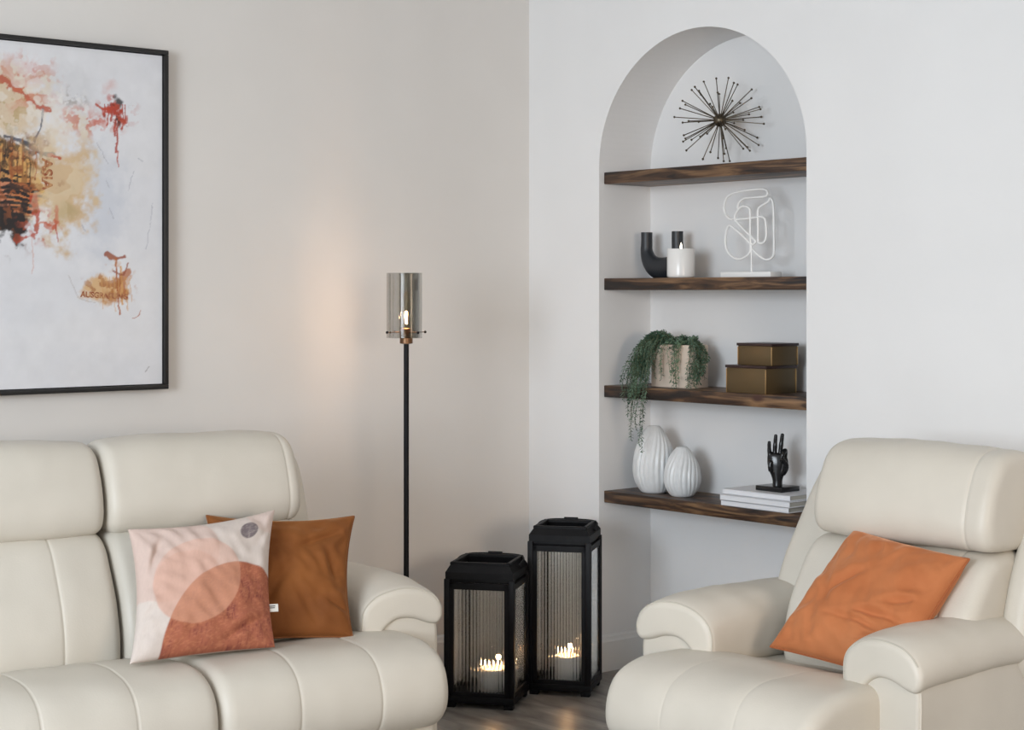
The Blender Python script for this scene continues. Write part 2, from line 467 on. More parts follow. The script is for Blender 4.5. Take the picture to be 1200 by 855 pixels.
def arm(root, xc, side):
    """side +1: the arm on the right as one sits opposite; inner side is towards -side"""
    s = side
    prof = [(-.112, .370), (-.126, .43), (-.118, .488), (-.078, .525), (-.015, .541), (.046, .537), (.090, .518), (.115, .486), (.117, .455),
            (.102, .436), (.074, .438), (.030, .452), (-.015, .452), (-.048, .432), (-.066, .402), (-.076, .368)]
    prof = [(xc + s * a, b) for a, b in prof]
    def shp(x, y, z):
        # front end leans: the inner bottom starts further back than the outer lip
        k = max(0.0, min(1.0, (0.42 - y) / 0.20))
        lx = (x - xc) * s
        y2 = y - k * 0.018 * (lx / 0.12)
        z2 = z + 0.010 * math.sin(min(1, max(0, (y - .2) / .6)) * math.pi) - 0.012 * k ** 3
        return x, y2, z2
    pad, ring = uphol('arm_pad', prof, 0.232, 0.86, LE, root, 0.020, (), 0.004, axis='y', M_=110, wr=0.004, shape=shp, seed=xc * 3)
    rg = ring(0.2405)
    cnt = len(rg)
    sel = [i for i in range(cnt) if i < cnt * 0.53]      # outer contour only
    piping(rg, sel, pad, r=0.0022)
    bq = [(-.090, .06), (-.090, .25), (-.094, .40), (-.070, .450), (-.020, .485), (.035, .485), (.080, .468), (.104, .43), (.104, .25), (.104, .06), (.0, .045)]
    bq = [(xc + s * a, b) for a, b in bq]
    bo, ring2 = uphol('arm_body', bq, 0.246, 0.88, LE, root, 0.014, (), 0.0, axis='y', M_=100, wr=0.003, seed=xc, step=0.02, shape=shp)
    rg2 = ring2(0.253)
    piping(rg2, sorted([i for i in range(len(rg2)) if (rg2[i][0] - xc) * s > 0.085 and rg2[i][2] < 0.43], key=lambda i: rg2[i][2]), bo, m=M['stitch'], r=0.002)
    return pad

def stitched(root, part, ring, xs, zlo=None, yhi=None):
    pass

# --- sofa
SR = (1.267, -1.395, 0.0); SA = math.radians(82.6)
sofa = thing('recliner_sofa', 'long cream leather sofa on the left, under the abstract painting', 'sofa', SR, SA)
for i, (a, b) in enumerate([(-.65, 0.0), (-1.312, -.655), (-1.974, -1.317)]):
    c = (a + b) / 2
    uphol('seat_cushion', SEAT, a, b, LE, sofa, 0.038, (c - .115, c + .115), 0.007, seed=i * 4.1)
    a2, b2 = (a - .095, b - .098) if i else (a - .095, b - .175)
    c2 = (a2 + b2) / 2
    uphol('backrest', sh(BACK, 0, .012), a2, b2, LE, sofa, 0.034, (c2 - .17, c2 + .17) if i else (a2 + .155, b2 - .03), 0.008, seed=i * 2.7 + 1)
    uphol('headrest', sh(HEAD, 0, .016), a2, b2, LE, sofa, 0.036, (b2 - .042,) if i == 0 else (), 0.008, seed=i * 3.3 + 2)
front_base(sofa, -1.97, -0.01)
arm(sofa, 0.0, 1)
arm(sofa, -1.98, -1)
uphol('side_wing', WING, -.21, -.075, LE, sofa, 0.035, (), 0.006, seed=5)
uphol('side_wing', WING, -2.14, -2.02, LE, sofa, 0.035, (), 0.006, seed=6)
uphol('back_shell', [(.80, .06), (.80, .30), (.80, .60), (.81, .78), (.85, .81), (.89, .76), (.895, .50), (.895, .30), (.89, .06)], -2.10, -.10, LE, sofa, 0.02, (), 0.0, wr=0.002, step=0.04)
for x, y in [(-.1, .12), (-1.9, .12), (-.1, .8), (-1.9, .8)]:
    lathe('foot', [(0.025, 0), (0.028, 0.004), (0.028, 0.06)], M['darkbase'], sofa, 16, (x, y, 0))

# --- recliner
CR = (2.009, -1.200, 0.0); CA = math.radians(1.5)
chair = thing('recliner_armchair', 'cream leather recliner armchair on the right holding an orange velvet cushion', 'armchair', CR, CA)
uphol('seat_cushion', SEAT, -.33, .33, LE, chair, 0.040, (-.115, .115), 0.008, seed=11, seam_d=0.0012)
sh = lambda P, dy, dz=0: [(a + dy, b + dz) for a, b in P]
uphol('backrest', sh(BACK, .12), -.175, .395, LE, chair, 0.036, (.30,), 0.009, seed=12)
uphol('headrest', sh(HEAD, .09, .018), -.145, .405, LE, chair, 0.034, (.335,), 0.010, seed=13)
front_base(chair, -.31, .31)
arm(chair, .345, 1)
arm(chair, -.322, -1)
uphol('side_wing', [(a + .05 + max(0, b - .5) * .36, b + .025) for a, b in WING], -.335, -.13, LE, chair, 0.035, (), 0.006, seed=15)
uphol('side_wing', [(a + .05 + max(0, b - .5) * .20, b + .025) for a, b in WING], .385, .47, LE, chair, 0.035, (), 0.006, seed=16)
uphol('back_shell', [(.84, .06), (.84, .30), (.85, .60), (.90, .78), (.94, .81), (.98, .76), (.96, .50), (.93, .30), (.92, .06)], -.30, .42, LE, chair, 0.02, (), 0.0, wr=0.002, step=0.04)
for x, y in [(-.3, .12), (.3, .12), (-.3, .8), (.3, .8)]:
    lathe('foot', [(0.025, 0), (0.028, 0.004), (0.028, 0.06)], M['darkbase'], chair, 16, (x, y, 0))

# ------------------------------------------------------------------ cushions
def pillow(name, BL, BR, TR, TL, th, m, parent=None, n=56, colour=None, pinch=0.07, seed=0.0, wr=0.006, pip=None, folds=()):
    """four corner points; filled both ways from the seam plane"""
    BL, BR, TR, TL = [Vector(p) for p in (BL, BR, TR, TL)]
    nrm = ((BR - BL).cross(TL - BL)).normalized()
    V, cols, idx = [], [], {}
    def pos(u, v, sd):
        # u,v in -1..1
        e = 1 - pinch * (1 - v * v); g = 1 - pinch * (1 - u * u) * (0.35 if v < 0 else 1.0)
        uu, vv = u * e, v * g
        a, b = (uu + 1) / 2, (vv + 1) / 2
        p = BL * (1 - a) * (1 - b) + BR * a * (1 - b) + TR * a * b + TL * (1 - a) * b
        h = max(0, (1 - u ** 2)) ** 0.5 * max(0, (1 - v ** 2)) ** 0.5
        t = th * 0.5 * (h ** 0.85)
        edge = (1 - max(abs(u), abs(v)))
        # gathers that run out of the corners and edges
        w = mnoise.noise(Vector((u * 2.2 + seed, v * 2.2, sd))) * wr * 1.2
        w += mnoise.noise(Vector((u * 5 + seed, v * 5 + u * 3, sd * 3))) * wr * 0.7 * min(1, edge * 6)
        ang = math.atan2(v, u)
        w += math.sin(ang * 17 + seed + 5 * mnoise.noise(Vector((u * 2, v * 2, seed)))) * wr * 0.5 * max(0, 1 - edge * 2.2) * min(1, edge * 10) * (0.4 + 0.8 * max(0, mnoise.noise(Vector((u * 1.5 + 9, v * 1.5, seed))) + 0.3))
        for (fx, fy, fa, fl, fw) in folds:
            du, dv = u - fx, v - fy; ca, sa = math.cos(fa), math.sin(fa)
            al, ac = du * ca + dv * sa, -du * sa + dv * ca + 0.25 * (du * ca + dv * sa) ** 2
            w -= 0.011 * math.exp(-(ac / fw) ** 2) * math.exp(-(al / fl) ** 2) - 0.006 * math.exp(-((ac - 2 * fw) / (1.4 * fw)) ** 2) * math.exp(-(al / fl) ** 2)
        return p + nrm * sd * (t + w * min(1, edge * 8))
    F = []
    for sd in (1, -1):
        for i in range(n + 1):
            for j in range(n + 1):
                if sd == -1 and (i in (0, n) or j in (0, n)):
                    idx[(sd, i, j)] = idx[(1, i, j)]; continue
                fu = lambda q: math.sin((q / n - 0.5) * math.pi) * 0.35 + (2 * q / n - 1) * 0.65
                u, v = fu(i), fu(j)
                idx[(sd, i, j)] = len(V); V.append(pos(u, v, sd))
                cols.append((u, v, sd))
        for i in range(n):
            for j in range(n):
                q = (idx[(sd, i, j)], idx[(sd, i + 1, j)], idx[(sd, i + 1, j + 1)], idx[(sd, i, j + 1)])
                F.append(q if sd == 1 else q[::-1])
    me = bpy.data.meshes.new(name); me.from_pydata([tuple(v) for v in V], [], F); me.update()
    o = link(name, me, m, parent, True)
    if colour:
        at = me.color_attributes.new('paint', 'FLOAT_COLOR', 'POINT')
        uv = np.array(cols)
        at.data.foreach_set('color', colour(uv[:, 0], uv[:, 1], uv[:, 2]).astype(np.float32).ravel())
    rim = [V[idx[(1, i, 0)]] for i in range(n)] + [V[idx[(1, n, j)]] for j in range(n)] + [V[idx[(1, i, n)]] for i in range(n, 0, -1)] + [V[idx[(1, 0, j)]] for j in range(n, 0, -1)]
    if pip: tube('piping', rim, 0.0032, pip, o, 6, True)
    return o, nrm

# numpy value noise
_rs = np.random.RandomState(5); _T = _rs.rand(256, 256)
def vn(x, y):
    xi = np.floor(x).astype(int); yi = np.floor(y).astype(int); fx = x - xi; fy = y - yi
    fx = fx * fx * (3 - 2 * fx); fy = fy * fy * (3 - 2 * fy)
    g = lambda a, b: _T[a % 256, b % 256]
    return (g(xi, yi) * (1 - fx) + g(xi + 1, yi) * fx) * (1 - fy) + (g(xi, yi + 1) * (1 - fx) + g(xi + 1, yi + 1) * fx) * fy
def fbm(x, y, o=4):
    s = 0; a = 0.5; t = 0
    for k in range(o):
        s = s + a * vn(x * 2 ** k + 17 * k, y * 2 ** k + 31 * k); t += a; a *= 0.55
    return s / t
def sstep(a, b, x):
    t = np.clip((x - a) / (b - a), 0, 1); return t * t * (3 - 2 * t)
def lerp(c, d, w): return c * (1 - w[..., None]) + np.array(d) * w[..., None]

def print_colour(u, v, sd):
    a, b = (u + 1) / 2, (v + 1) / 2
    n1 = fbm(a * 9, b * 9); weave = fbm(a * 150, b * 40, 3); fine = fbm(a * 60, b * 130, 3)
    col = np.ones((len(a), 3)) * np.array([0.62, 0.54, 0.49])
    col = lerp(col, [0.60, 0.44, 0.38], sstep(0.012, 0.0, np.hypot((a - 0.20), (b - 0.72)) - 0.36 + 0.02 * (n1 - .5)) * 0.75)
    col = lerp(col, [0.66, 0.50, 0.44], sstep(0.01, 0.0, np.hypot((a - 0.98), (b - 1.06) * 0.8) - 0.20) * 0.5)
    A = sstep(0.006, -0.006, np.hypot((a - 0.41), (b - 0.49)) - 0.325)
    A2 = sstep(0.01, -0.01, np.hypot((a - 0.33) * 1.05, (b - 0.46)) - 0.27)
    col = lerp(col, [0.62, 0.39, 0.31], A * 0.72)
    col = lerp(col, [0.60, 0.31, 0.22], A2 * A * 0.25)
    Rr = sstep(0.006, -0.006, np.hypot((a - 0.69) * 0.98, (b - 0.05) * 0.93) - 0.495)
    rust = np.ones((len(a), 3)) * np.array([0.37, 0.115, 0.060])
    rust = lerp(rust, [0.21, 0.050, 0.035], sstep(0.45, 0.75, n1 * 0.5 + weave * 0.5))
    rust = lerp(rust, [0.52, 0.20, 0.10], sstep(0.52, 0.7, fine) * 0.5)
    both = np.clip(rust * 0.35 + np.array([0.56, 0.28, 0.18]) * 0.68, 0, 1)
    col = col * (1 - Rr[:, None]) + (rust * (1 - A[:, None]) + both * A[:, None]) * Rr[:, None]
    G = sstep(0.004, -0.004, np.hypot(a - 0.80, b - 0.84) - 0.068)
    col = lerp(col, [0.17, 0.135, 0.14], G * (0.75 + 0.25 * sstep(0.3, 0.6, fine)))
    col = col * (0.95 + 0.10 * weave[:, None])
    col[sd < 0] = np.array([0.60, 0.52, 0.46])
    return np.c_[col, np.ones(len(a))]

# ------------------------------------------------------------------ abstract painting
PW, PH = 1.34, 1.06
PR, PT = -1.537, 2.109        # right edge (y) and top (z) on the left wall
art = thing('abstract_painting', 'large abstract painting with orange and black paint in a thin black frame', 'painting', (0.0, PR - PW / 2, PT - PH / 2))
fw = 0.014
for nm, c, d in [('top', (0.022, 0, PH / 2 - fw / 2), (0.04, PW, fw)), ('bottom', (0.022, 0, -PH / 2 + fw / 2), (0.04, PW, fw)),
                 ('a', (0.022, PW / 2 - fw / 2, 0), (0.04, fw, PH - 2 * fw)), ('b', (0.022, -PW / 2 + fw / 2, 0), (0.04, fw, PH - 2 * fw))]:
    box('frame_bar', c, d, M['frame'], art, 0.0015)
# canvas grid (s: metres from the right edge, v: metres from the top)
ny, nz = 470, 380
cw, ch = PW - 2 * fw - 0.006, PH - 2 * fw - 0.006
gy = np.linspace(cw / 2, -cw / 2, ny); gz = np.linspace(ch / 2, -ch / 2, nz)
YY, ZZ = np.meshgrid(gy, gz)
s = (PW / 2 - YY); v = (PH / 2 - ZZ)
wx = (fbm(s * 9, v * 9) - 0.5); wy = (fbm(s * 9 + 40, v * 9 + 7) - 0.5)
s2, v2 = s + wx * 0.10, v + wy * 0.10
fine = fbm(s * 70, v * 70, 4); med = fbm(s * 25 + 5, v * 25, 4); streak = fbm(s * 160, v * 9, 3); hstreak = fbm(s * 10, v * 130, 3)
col = np.ones(s.shape + (3,)) * np.array([0.69, 0.695, 0.725])
col = lerp(col, [0.72, 0.72, 0.74], sstep(0.35, 0.7, fbm(s * 4, v * 4)))
def blob(cs, cv, rs, rv, soft=0.35, rough=0.0, X=None, Y=None):
    X = s2 if X is None else X; Y = v2 if Y is None else Y
    d = np.hypot((X - cs) / rs, (Y - cv) / rv) + rough * (med - 0.5) + rough * 0.5 * (fine - .5)
    return sstep(1.0, 1.0 - soft, d)
# blue-grey wash
col = lerp(col, [0.54, 0.57, 0.64], blob(0.23, 0.47, 0.13, 0.24, 0.8, 0.6) * 0.6)
col = lerp(col, [0.60, 0.60, 0.62], blob(0.33, 0.17, 0.20, 0.11, 0.7, 0.6) * 0.5)
# ochre field
col = lerp(col, [0.60, 0.40, 0.19], blob(0.36, 0.42, 0.14, 0.20, 0.55, 0.9) * 0.85)
col = lerp(col, [0.63, 0.46, 0.26], blob(0.52, 0.22, 0.17, 0.16, 0.6, 0.9) * 0.75)
col = lerp(col, [0.42, 0.32, 0.15], blob(0.34, 0.49, 0.05, 0.05, 0.7, 0.8) * 0.6)
col = lerp(col, [0.64, 0.40, 0.14], blob(0.47, 0.44, 0.07, 0.14, 0.4, 0.8) * 0.9)
# whitish veils over it
col = lerp(col, [0.74, 0.70, 0.66], blob(0.38, 0.25, 0.11, 0.09, 0.7, 1.0) * 0.75)
col = lerp(col, [0.76, 0.74, 0.74], blob(0.41, 0.53, 0.045, 0.05, 0.5, 1.2) * 0.9)
# pinkish red rubs
for cs, cv, rs, rv, a in [(0.29, 0.245, 0.09, 0.035, 0.75), (0.46, 0.10, 0.10, 0.08, 0.45), (0.25, 0.22, 0.06, 0.05, 0.5), (0.18, 0.13, 0.06, 0.03, 0.35), (0.40, 0.19, 0.12, 0.05, 0.35), (0.16, 0.24, 0.05, 0.03, 0.3)]:
    col = lerp(col, [0.60, 0.17, 0.10], blob(cs, cv, rs, rv, 0.9, 1.6) * a * sstep(0.42, 0.62, med * 0.6 + fine * 0.4 + 0.03))
# grey scratch patch
col = lerp(col, [0.30, 0.27, 0.24], blob(0.305, 0.19, 0.05, 0.04, 0.8, 0.8) * 0.6 * sstep(0.45, 0.6, fine))
# strokes along lines
def stroke(pts, w, c, a=1.0, rough=0.8):
    global col
    P = catmull([(x, y, 0) for x, y in pts], 12, False)
    d = np.full(s.shape, 9.0)
    X = s + wx * 0.02 + (fine - .5) * 0.008; Y = v + wy * 0.02 + (med - .5) * 0.008
    for (x0, y0, _), (x1, y1, _) in zip(P[:-1], P[1:]):
        dx, dy = x1 - x0, y1 - y0; L2 = dx * dx + dy * dy + 1e-9
        t = np.clip(((X - x0) * dx + (Y - y0) * dy) / L2, 0, 1)
        d = np.minimum(d, np.hypot(X - x0 - t * dx, Y - y0 - t * dy))
    dd = d / w + rough * (fine - 0.5) + rough * (med - .5)
    col = lerp(col, c, sstep(1.0, 0.55, dd) * a)
red, dark, rust_, navy = [0.45, 0.06, 0.025], [0.02, 0.015, 0.015], [0.40, 0.11, 0.03], [0.05, 0.06, 0.10]
stroke([(0.54, 0.13), (0.48, 0.17), (0.44, 0.205), (0.40, 0.22)], 0.010, red, 0.85, 2.2)
stroke([(0.54, 0.10), (0.50, 0.14), (0.46, 0.12), (0.42, 0.10)], 0.007, [0.55, 0.24, 0.14], 0.6, 2.2)
stroke([(0.418, 0.215), (0.422, 0.26), (0.445, 0.31)], 0.004, navy, 0.8)
stroke([(0.54, 0.30), (0.47, 0.315), (0.43, 0.34), (0.385, 0.345)], 0.008, navy, 0.9)
stroke([(0.40, 0.345), (0.365, 0.352)], 0.006, red, 0.9)
stroke([(0.505, 0.33), (0.45, 0.345)], 0.013, dark, 0.8)
# dark centre: horizontal bars over orange
body = blob(0.56, 0.46, 0.135, 0.145, 0.25, 0.7)
col = lerp(col, [0.52, 0.16, 0.05], body * 0.9)
col = lerp(col, [0.62, 0.33, 0.10], blob(0.54, 0.37, 0.12, 0.06, 0.3, 0.8) * 0.9)
bars = sstep(0.46, 0.54, 0.5 + 0.5 * np.sin(v * 330 + wy * 22 + 2 * hstreak) * 0.8 + (hstreak - 0.5) * 1.2)
col = lerp(col, dark, body * bars * sstep(0.36, 0.40, v))
col = lerp(col, dark, blob(0.56, 0.56, 0.12, 0.050, 0.25, 1.1))
col = lerp(col, dark, blob(0.60, 0.36, 0.11, 0.07, 0.3, 1.1) * sstep(0.40, 0.55, streak) * 0.9)
col = lerp(col, [0.30, 0.13, 0.04], blob(0.50, 0.36, 0.09, 0.07, 0.3, 0.8) * sstep(0.50, 0.62, streak) * 0.9)
for k in range(9):
    xx = 0.44 + k * 0.019
    stroke([(xx, 0.34), (xx + 0.003, 0.42 + 0.05 * math.sin(k * 2.3))], 0.0028, dark if k % 2 else rust_, 0.8, 0.3)
stroke([(0.445, 0.47), (0.435, 0.53), (0.44, 0.585), (0.50, 0.60)], 0.011, red, 0.85, 2.0)
stroke([(0.372, 0.50), (0.370, 0.53), (0.376, 0.56)], 0.009, [0.52, 0.10, 0.04], 0.8, 2.0)
stroke([(0.38, 0.556), (0.41, 0.55), (0.44, 0.558)], 0.006, [0.55, 0.14, 0.07], 0.7, 2.0)
stroke([(0.372, 0.55), (0.366, 0.60)], 0.003, red, 0.8, 0.3)
stroke([(0.45, 0.60), (0.45, 0.70)], 0.0025, [0.6, 0.35, 0.3], 0.5, 0.3)
# upper right red and black splash with drips
col = lerp(col, [0.42, 0.05, 0.03], blob(0.180, 0.190, 0.060, 0.036, 0.45, 1.8))
col = lerp(col, dark, blob(0.150, 0.172, 0.034, 0.020, 0.5, 1.3) * 0.9)
col = lerp(col, [0.16, 0.03, 0.02], blob(0.205, 0.185, 0.018, 0.013, 0.4, 0.9))
for xx, y1, w in [(0.140, 0.225, .003), (0.150, 0.25, .003), (0.163, 0.24, .0035), (0.178, 0.275, .004), (0.192, 0.23, .004), (0.204, 0.245, .003), (0.170, 0.325, .0045), (0.215, 0.215, .003)]:
    stroke([(xx, 0.18), (xx + 0.003, y1)], w, [0.40, 0.055, 0.03], 0.9, 0.6)
stroke([(0.167, 0.32), (0.167, 0.37)], 0.0022, red, 0.9, 0.2)
stroke([(0.243, 0.183), (0.225, 0.192), (0.20, 0.195)], 0.005, red, 0.9)
# lower right ochre patch
col = lerp(col, [0.66, 0.42, 0.20], blob(0.215, 0.735, 0.085, 0.055, 0.5, 0.9) * 0.95)
col = lerp(col, [0.42, 0.15, 0.04], blob(0.20, 0.755, 0.06, 0.030, 0.6, 1.2) * 0.6)
stroke([(0.135, 0.69), (0.155, 0.715), (0.155, 0.76)], 0.014, [0.44, 0.15, 0.05], 0.85, 1.2)
stroke([(0.205, 0.635), (0.175, 0.652), (0.145, 0.648)], 0.008, [0.30, 0.07, 0.03], 0.9)
stroke([(0.175, 0.65), (0.172, 0.73), (0.168, 0.82)], 0.0038, rust_, 0.9, 0.4)
stroke([(0.158, 0.68), (0.155, 0.79)], 0.005, [0.62, 0.33, 0.12], 0.9, 0.5)
stroke([(0.135, 0.665), (0.150, 0.70), (0.185, 0.69)], 0.004, [0.30, 0.08, 0.04], 0.8)
stroke([(0.335, 0.70), (0.30, 0.765), (0.25, 0.785)], 0.0018, [0.45, 0.42, 0.42], 0.6, 0.2)
# splatter and broken edges round the strong passages
def speckle(cs, cv, rs, rv, c, thr=0.60, a=0.9, f=55, seed=0.0):
    global col
    n1 = fbm(s * f + seed, v * f + seed * 2, 3)
    col = lerp(col, c, blob(cs, cv, rs, rv, 0.9, 0.8, s, v) * sstep(thr, thr + 0.05, n1) * a)
speckle(0.50, 0.42, 0.16, 0.24, [0.30, 0.09, 0.03], 0.58, 0.8, 45, 3)
speckle(0.52, 0.44, 0.14, 0.22, dark, 0.60, 0.9, 38, 9)
speckle(0.52, 0.36, 0.14, 0.10, dark, 0.55, 0.9, 60, 14)
speckle(0.47, 0.14, 0.13, 0.12, [0.55, 0.14, 0.07], 0.56, 0.7, 34, 21)
speckle(0.50, 0.24, 0.14, 0.12, [0.42, 0.30, 0.12], 0.57, 0.6, 40, 25)
speckle(0.27, 0.24, 0.14, 0.06, [0.55, 0.12, 0.07], 0.52, 0.75, 42, 31)
speckle(0.18, 0.20, 0.09, 0.08, [0.48, 0.06, 0.03], 0.57, 0.9, 50, 37)
speckle(0.36, 0.40, 0.16, 0.20, [0.72, 0.60, 0.42], 0.52, 0.6, 16, 71)
speckle(0.48, 0.20, 0.14, 0.14, [0.76, 0.72, 0.66], 0.50, 0.7, 22, 77)
speckle(0.17, 0.21, 0.06, 0.06, dark, 0.62, 0.8, 60, 41)
speckle(0.42, 0.56, 0.10, 0.07, [0.50, 0.10, 0.05], 0.57, 0.8, 45, 47)
speckle(0.20, 0.74, 0.11, 0.07, [0.36, 0.12, 0.03], 0.56, 0.8, 48, 53)
speckle(0.16, 0.70, 0.06, 0.07, [0.55, 0.25, 0.08], 0.54, 0.7, 36, 59)
speckle(0.34, 0.20, 0.12, 0.08, [0.78, 0.76, 0.74], 0.55, 0.7, 40, 61)
for k in range(8):
    x_ = 0.128 + 0.014 * k
    stroke([(x_, 0.71), (x_ - 0.003, 0.78 + 0.035 * math.sin(k * 1.9))], 0.0022, [0.60, 0.32, 0.12], 0.6, 0.4)
# signature scratch and small pencil marks
stroke([(0.095, 0.815), (0.110, 0.835), (0.125, 0.838)], 0.0022, rust_, 0.7, 0.3)
stroke([(0.06, 0.985), (0.072, 1.0)], 0.002, [0.3, 0.28, 0.3], 0.7, 0.3)
for p in [((.235, .30), (.20, .36)), ((.12, .38), (.135, .44)), ((.10, .34), (.085, .35)), ((.21, .42), (.20, .44)), ((.20, .50), (.185, .53)), ((.05, .48), (.075, .62)), ((.29, .55), (.28, .57))]:
    stroke(list(p), 0.0018, [0.35, 0.36, 0.42], 0.55, 0.4)
col = col * (0.95 + 0.10 * med[..., None])
Vc = np.c_[np.full(ny * nz, 0.030), YY.ravel(), ZZ.ravel()]
ii = np.arange(ny * nz).reshape(nz, ny)
Fc = np.stack([ii[:-1, :-1], ii[1:, :-1], ii[1:, 1:], ii[:-1, 1:]], -1).reshape(-1, 4)
me = bpy.data.meshes.new('canvas'); me.from_pydata(Vc.tolist(), [], Fc.tolist()); me.update()
at_ = me.color_attributes.new('paint', 'FLOAT_COLOR', 'POINT')
at_.data.foreach_set('color', np.c_[np.clip(col, 0, 1).reshape(-1, 3), np.ones(ny * nz)].astype(np.float32).ravel())
canvas = link('canvas', me, M['canvas'], art)
box('backing', (0.016, 0, 0), (0.018, PW - 0.03, PH - 0.03), M['frame'], art)

def lettering(txt, size, mt, m, parent, name='lettering', ext=0.0003):
    cu = bpy.data.curves.new(name, 'FONT'); cu.body = txt; cu.size = size; cu.extrude = ext; cu.offset = size * 0.035; cu.align_x = 'CENTER'; cu.align_y = 'CENTER'
    to = bpy.data.objects.new(name, cu); C.objects.link(to)
    dg = bpy.context.evaluated_depsgraph_get(); me = bpy.data.meshes.new_from_object(to.evaluated_get(dg))
    bpy.data.objects.remove(to); me.transform(mt)
    return link(name, me, m, parent)
# text plane facing +x: letter x axis -> +y, letter y axis -> +z
face_x = Matrix(((0, 0, 1, 0), (1, 0, 0, 0), (0, 1, 0, 0), (0, 0, 0, 1)))
M['stencil'] = add_noise(mat('stencil_red', (0.40, 0.10, 0.03), 0.7), 90, 3, (0.28, 0.07, 0.03), (0.55, 0.30, 0.14), 0)
tr = Matrix.Translation((0.0306, PW / 2 - 0.405, PH / 2 - 0.405))
lettering('ASIA', 0.046, tr @ Matrix.Rotation(-math.pi / 2, 4, 'X') @ face_x, M['stencil'], canvas)
tr = Matrix.Translation((0.0306, PW / 2 - 0.215, PH / 2 - 0.768))
lettering('AUSGRABUNG', 0.024, tr @ Matrix.Rotation(math.radians(-3), 4, 'X') @ face_x, M['stencil'], canvas)

# ------------------------------------------------------------------ floor lamp
lamp = thing('floor_lamp', 'slim black floor lamp with smoked glass shade, lit, behind the sofa arm', 'lamp', (0.397, -0.874, 0))
lathe('base', [(0.0, 0), (0.125, 0), (0.128, 0.004), (0.128, 0.014), (0.122, 0.018), (0.02, 0.02), (0.012, 0.035), (0, 0.035)], M['black'], lamp, 48)
lathe('pole', [(0.0085, 0.02), (0.0085, 1.20)], M['black'], lamp, 20)
lathe('collar', [(0.012, 1.185), (0.021, 1.187), (0.021, 1.208), (0.012, 1.210)], M['bronze'], lamp, 28)
sk = lathe('socket', [(0.019, 1.209), (0.0195, 1.212), (0.0195, 1.232), (0.016, 1.236), (0.012, 1.237)], M['bronze'], lamp, 28)
bulb = lathe('bulb', [(0.010, 1.234), (0.012, 1.245), (0.0125, 1.30), (0.0125, 1.335), (0.010, 1.348), (0.004, 1.354), (0, 1.355)], M['bulb'], lamp, 24)
fil = [(0.0035 * math.cos(t * 9), 0.0035 * math.sin(t * 9), 1.250 + 0.040 * t / 6.28) for t in [i * 6.28 / 60 for i in range(61)]]
tube('filament', fil, 0.0012, M['filament'], bulb, 6)
def half_shell(name, r, a0, a1, z0, z1, m, parent, t=0.003, off=(0, 0)):
    V, F = [], []; n = 28
    for i in range(n + 1):
        a = a0 + (a1 - a0) * i / n
        for rr, z in ((r, z0), (r, z1), (r - t, z1), (r - t, z0)):
            V.append((off[0] + rr * math.cos(a), off[1] + rr * math.sin(a), z))
    for i in range(n):
        for k in range(4):
            k2 = (k + 1) % 4
            F.append((i * 4 + k, i * 4 + k2, (i + 1) * 4 + k2, (i + 1) * 4 + k))
    F.append((0, 1, 2, 3)); F.append(tuple(n * 4 + k for k in (3, 2, 1, 0)))
    return sharp(raw(name, V, F, m, parent), 40)
va = math.atan2(-4.260 + 0.874, 4.869 - 0.397)      # heading from lamp to the open room
half_shell('glass_shade', 0.068, va - 2.15, va + 0.75, 1.205, 1.414, M['smoke'], lamp, off=(0.004 * math.cos(va + 1.4), 0.004 * math.sin(va + 1.4)))
half_shell('glass_shade', 0.055, va + 0.15, va + 3.35, 1.205, 1.414, M['smoke'], lamp, off=(-0.012 * math.cos(va + 1.4), -0.012 * math.sin(va + 1.4)))
for k in range(4):
    a = va + 0.55 + k * math.pi / 2
    p0 = Vector((0.018 * math.cos(a), 0.018 * math.sin(a), 1.223)); p1 = Vector((0.072 * math.cos(a), 0.072 * math.sin(a), 1.223))
    tube('shade_pin', [p0, p1], 0.0016, M['bronze'], lamp, 8)
    bm = bmesh.new(); bmesh.ops.create_uvsphere(bm, u_segments=12, v_segments=8, radius=0.0045, matrix=Matrix.Translation(p1))
    me = bpy.data.meshes.new('pin_knob'); bm.to_mesh(me); bm.free(); link('pin_knob', me, M['black'], lamp, True)
ld = bpy.data.lights.new('bulb_glow', 'POINT'); ld.energy = 2.4; ld.color = (1.0, 0.66, 0.44); ld.shadow_soft_size = 0.012
lo = bpy.data.objects.new('bulb_glow', ld); C.objects.link(lo); lo.location = (0.237, -0.753, 1.275)
lo.parent = lamp; lo.location = (0, 0, 1.275)

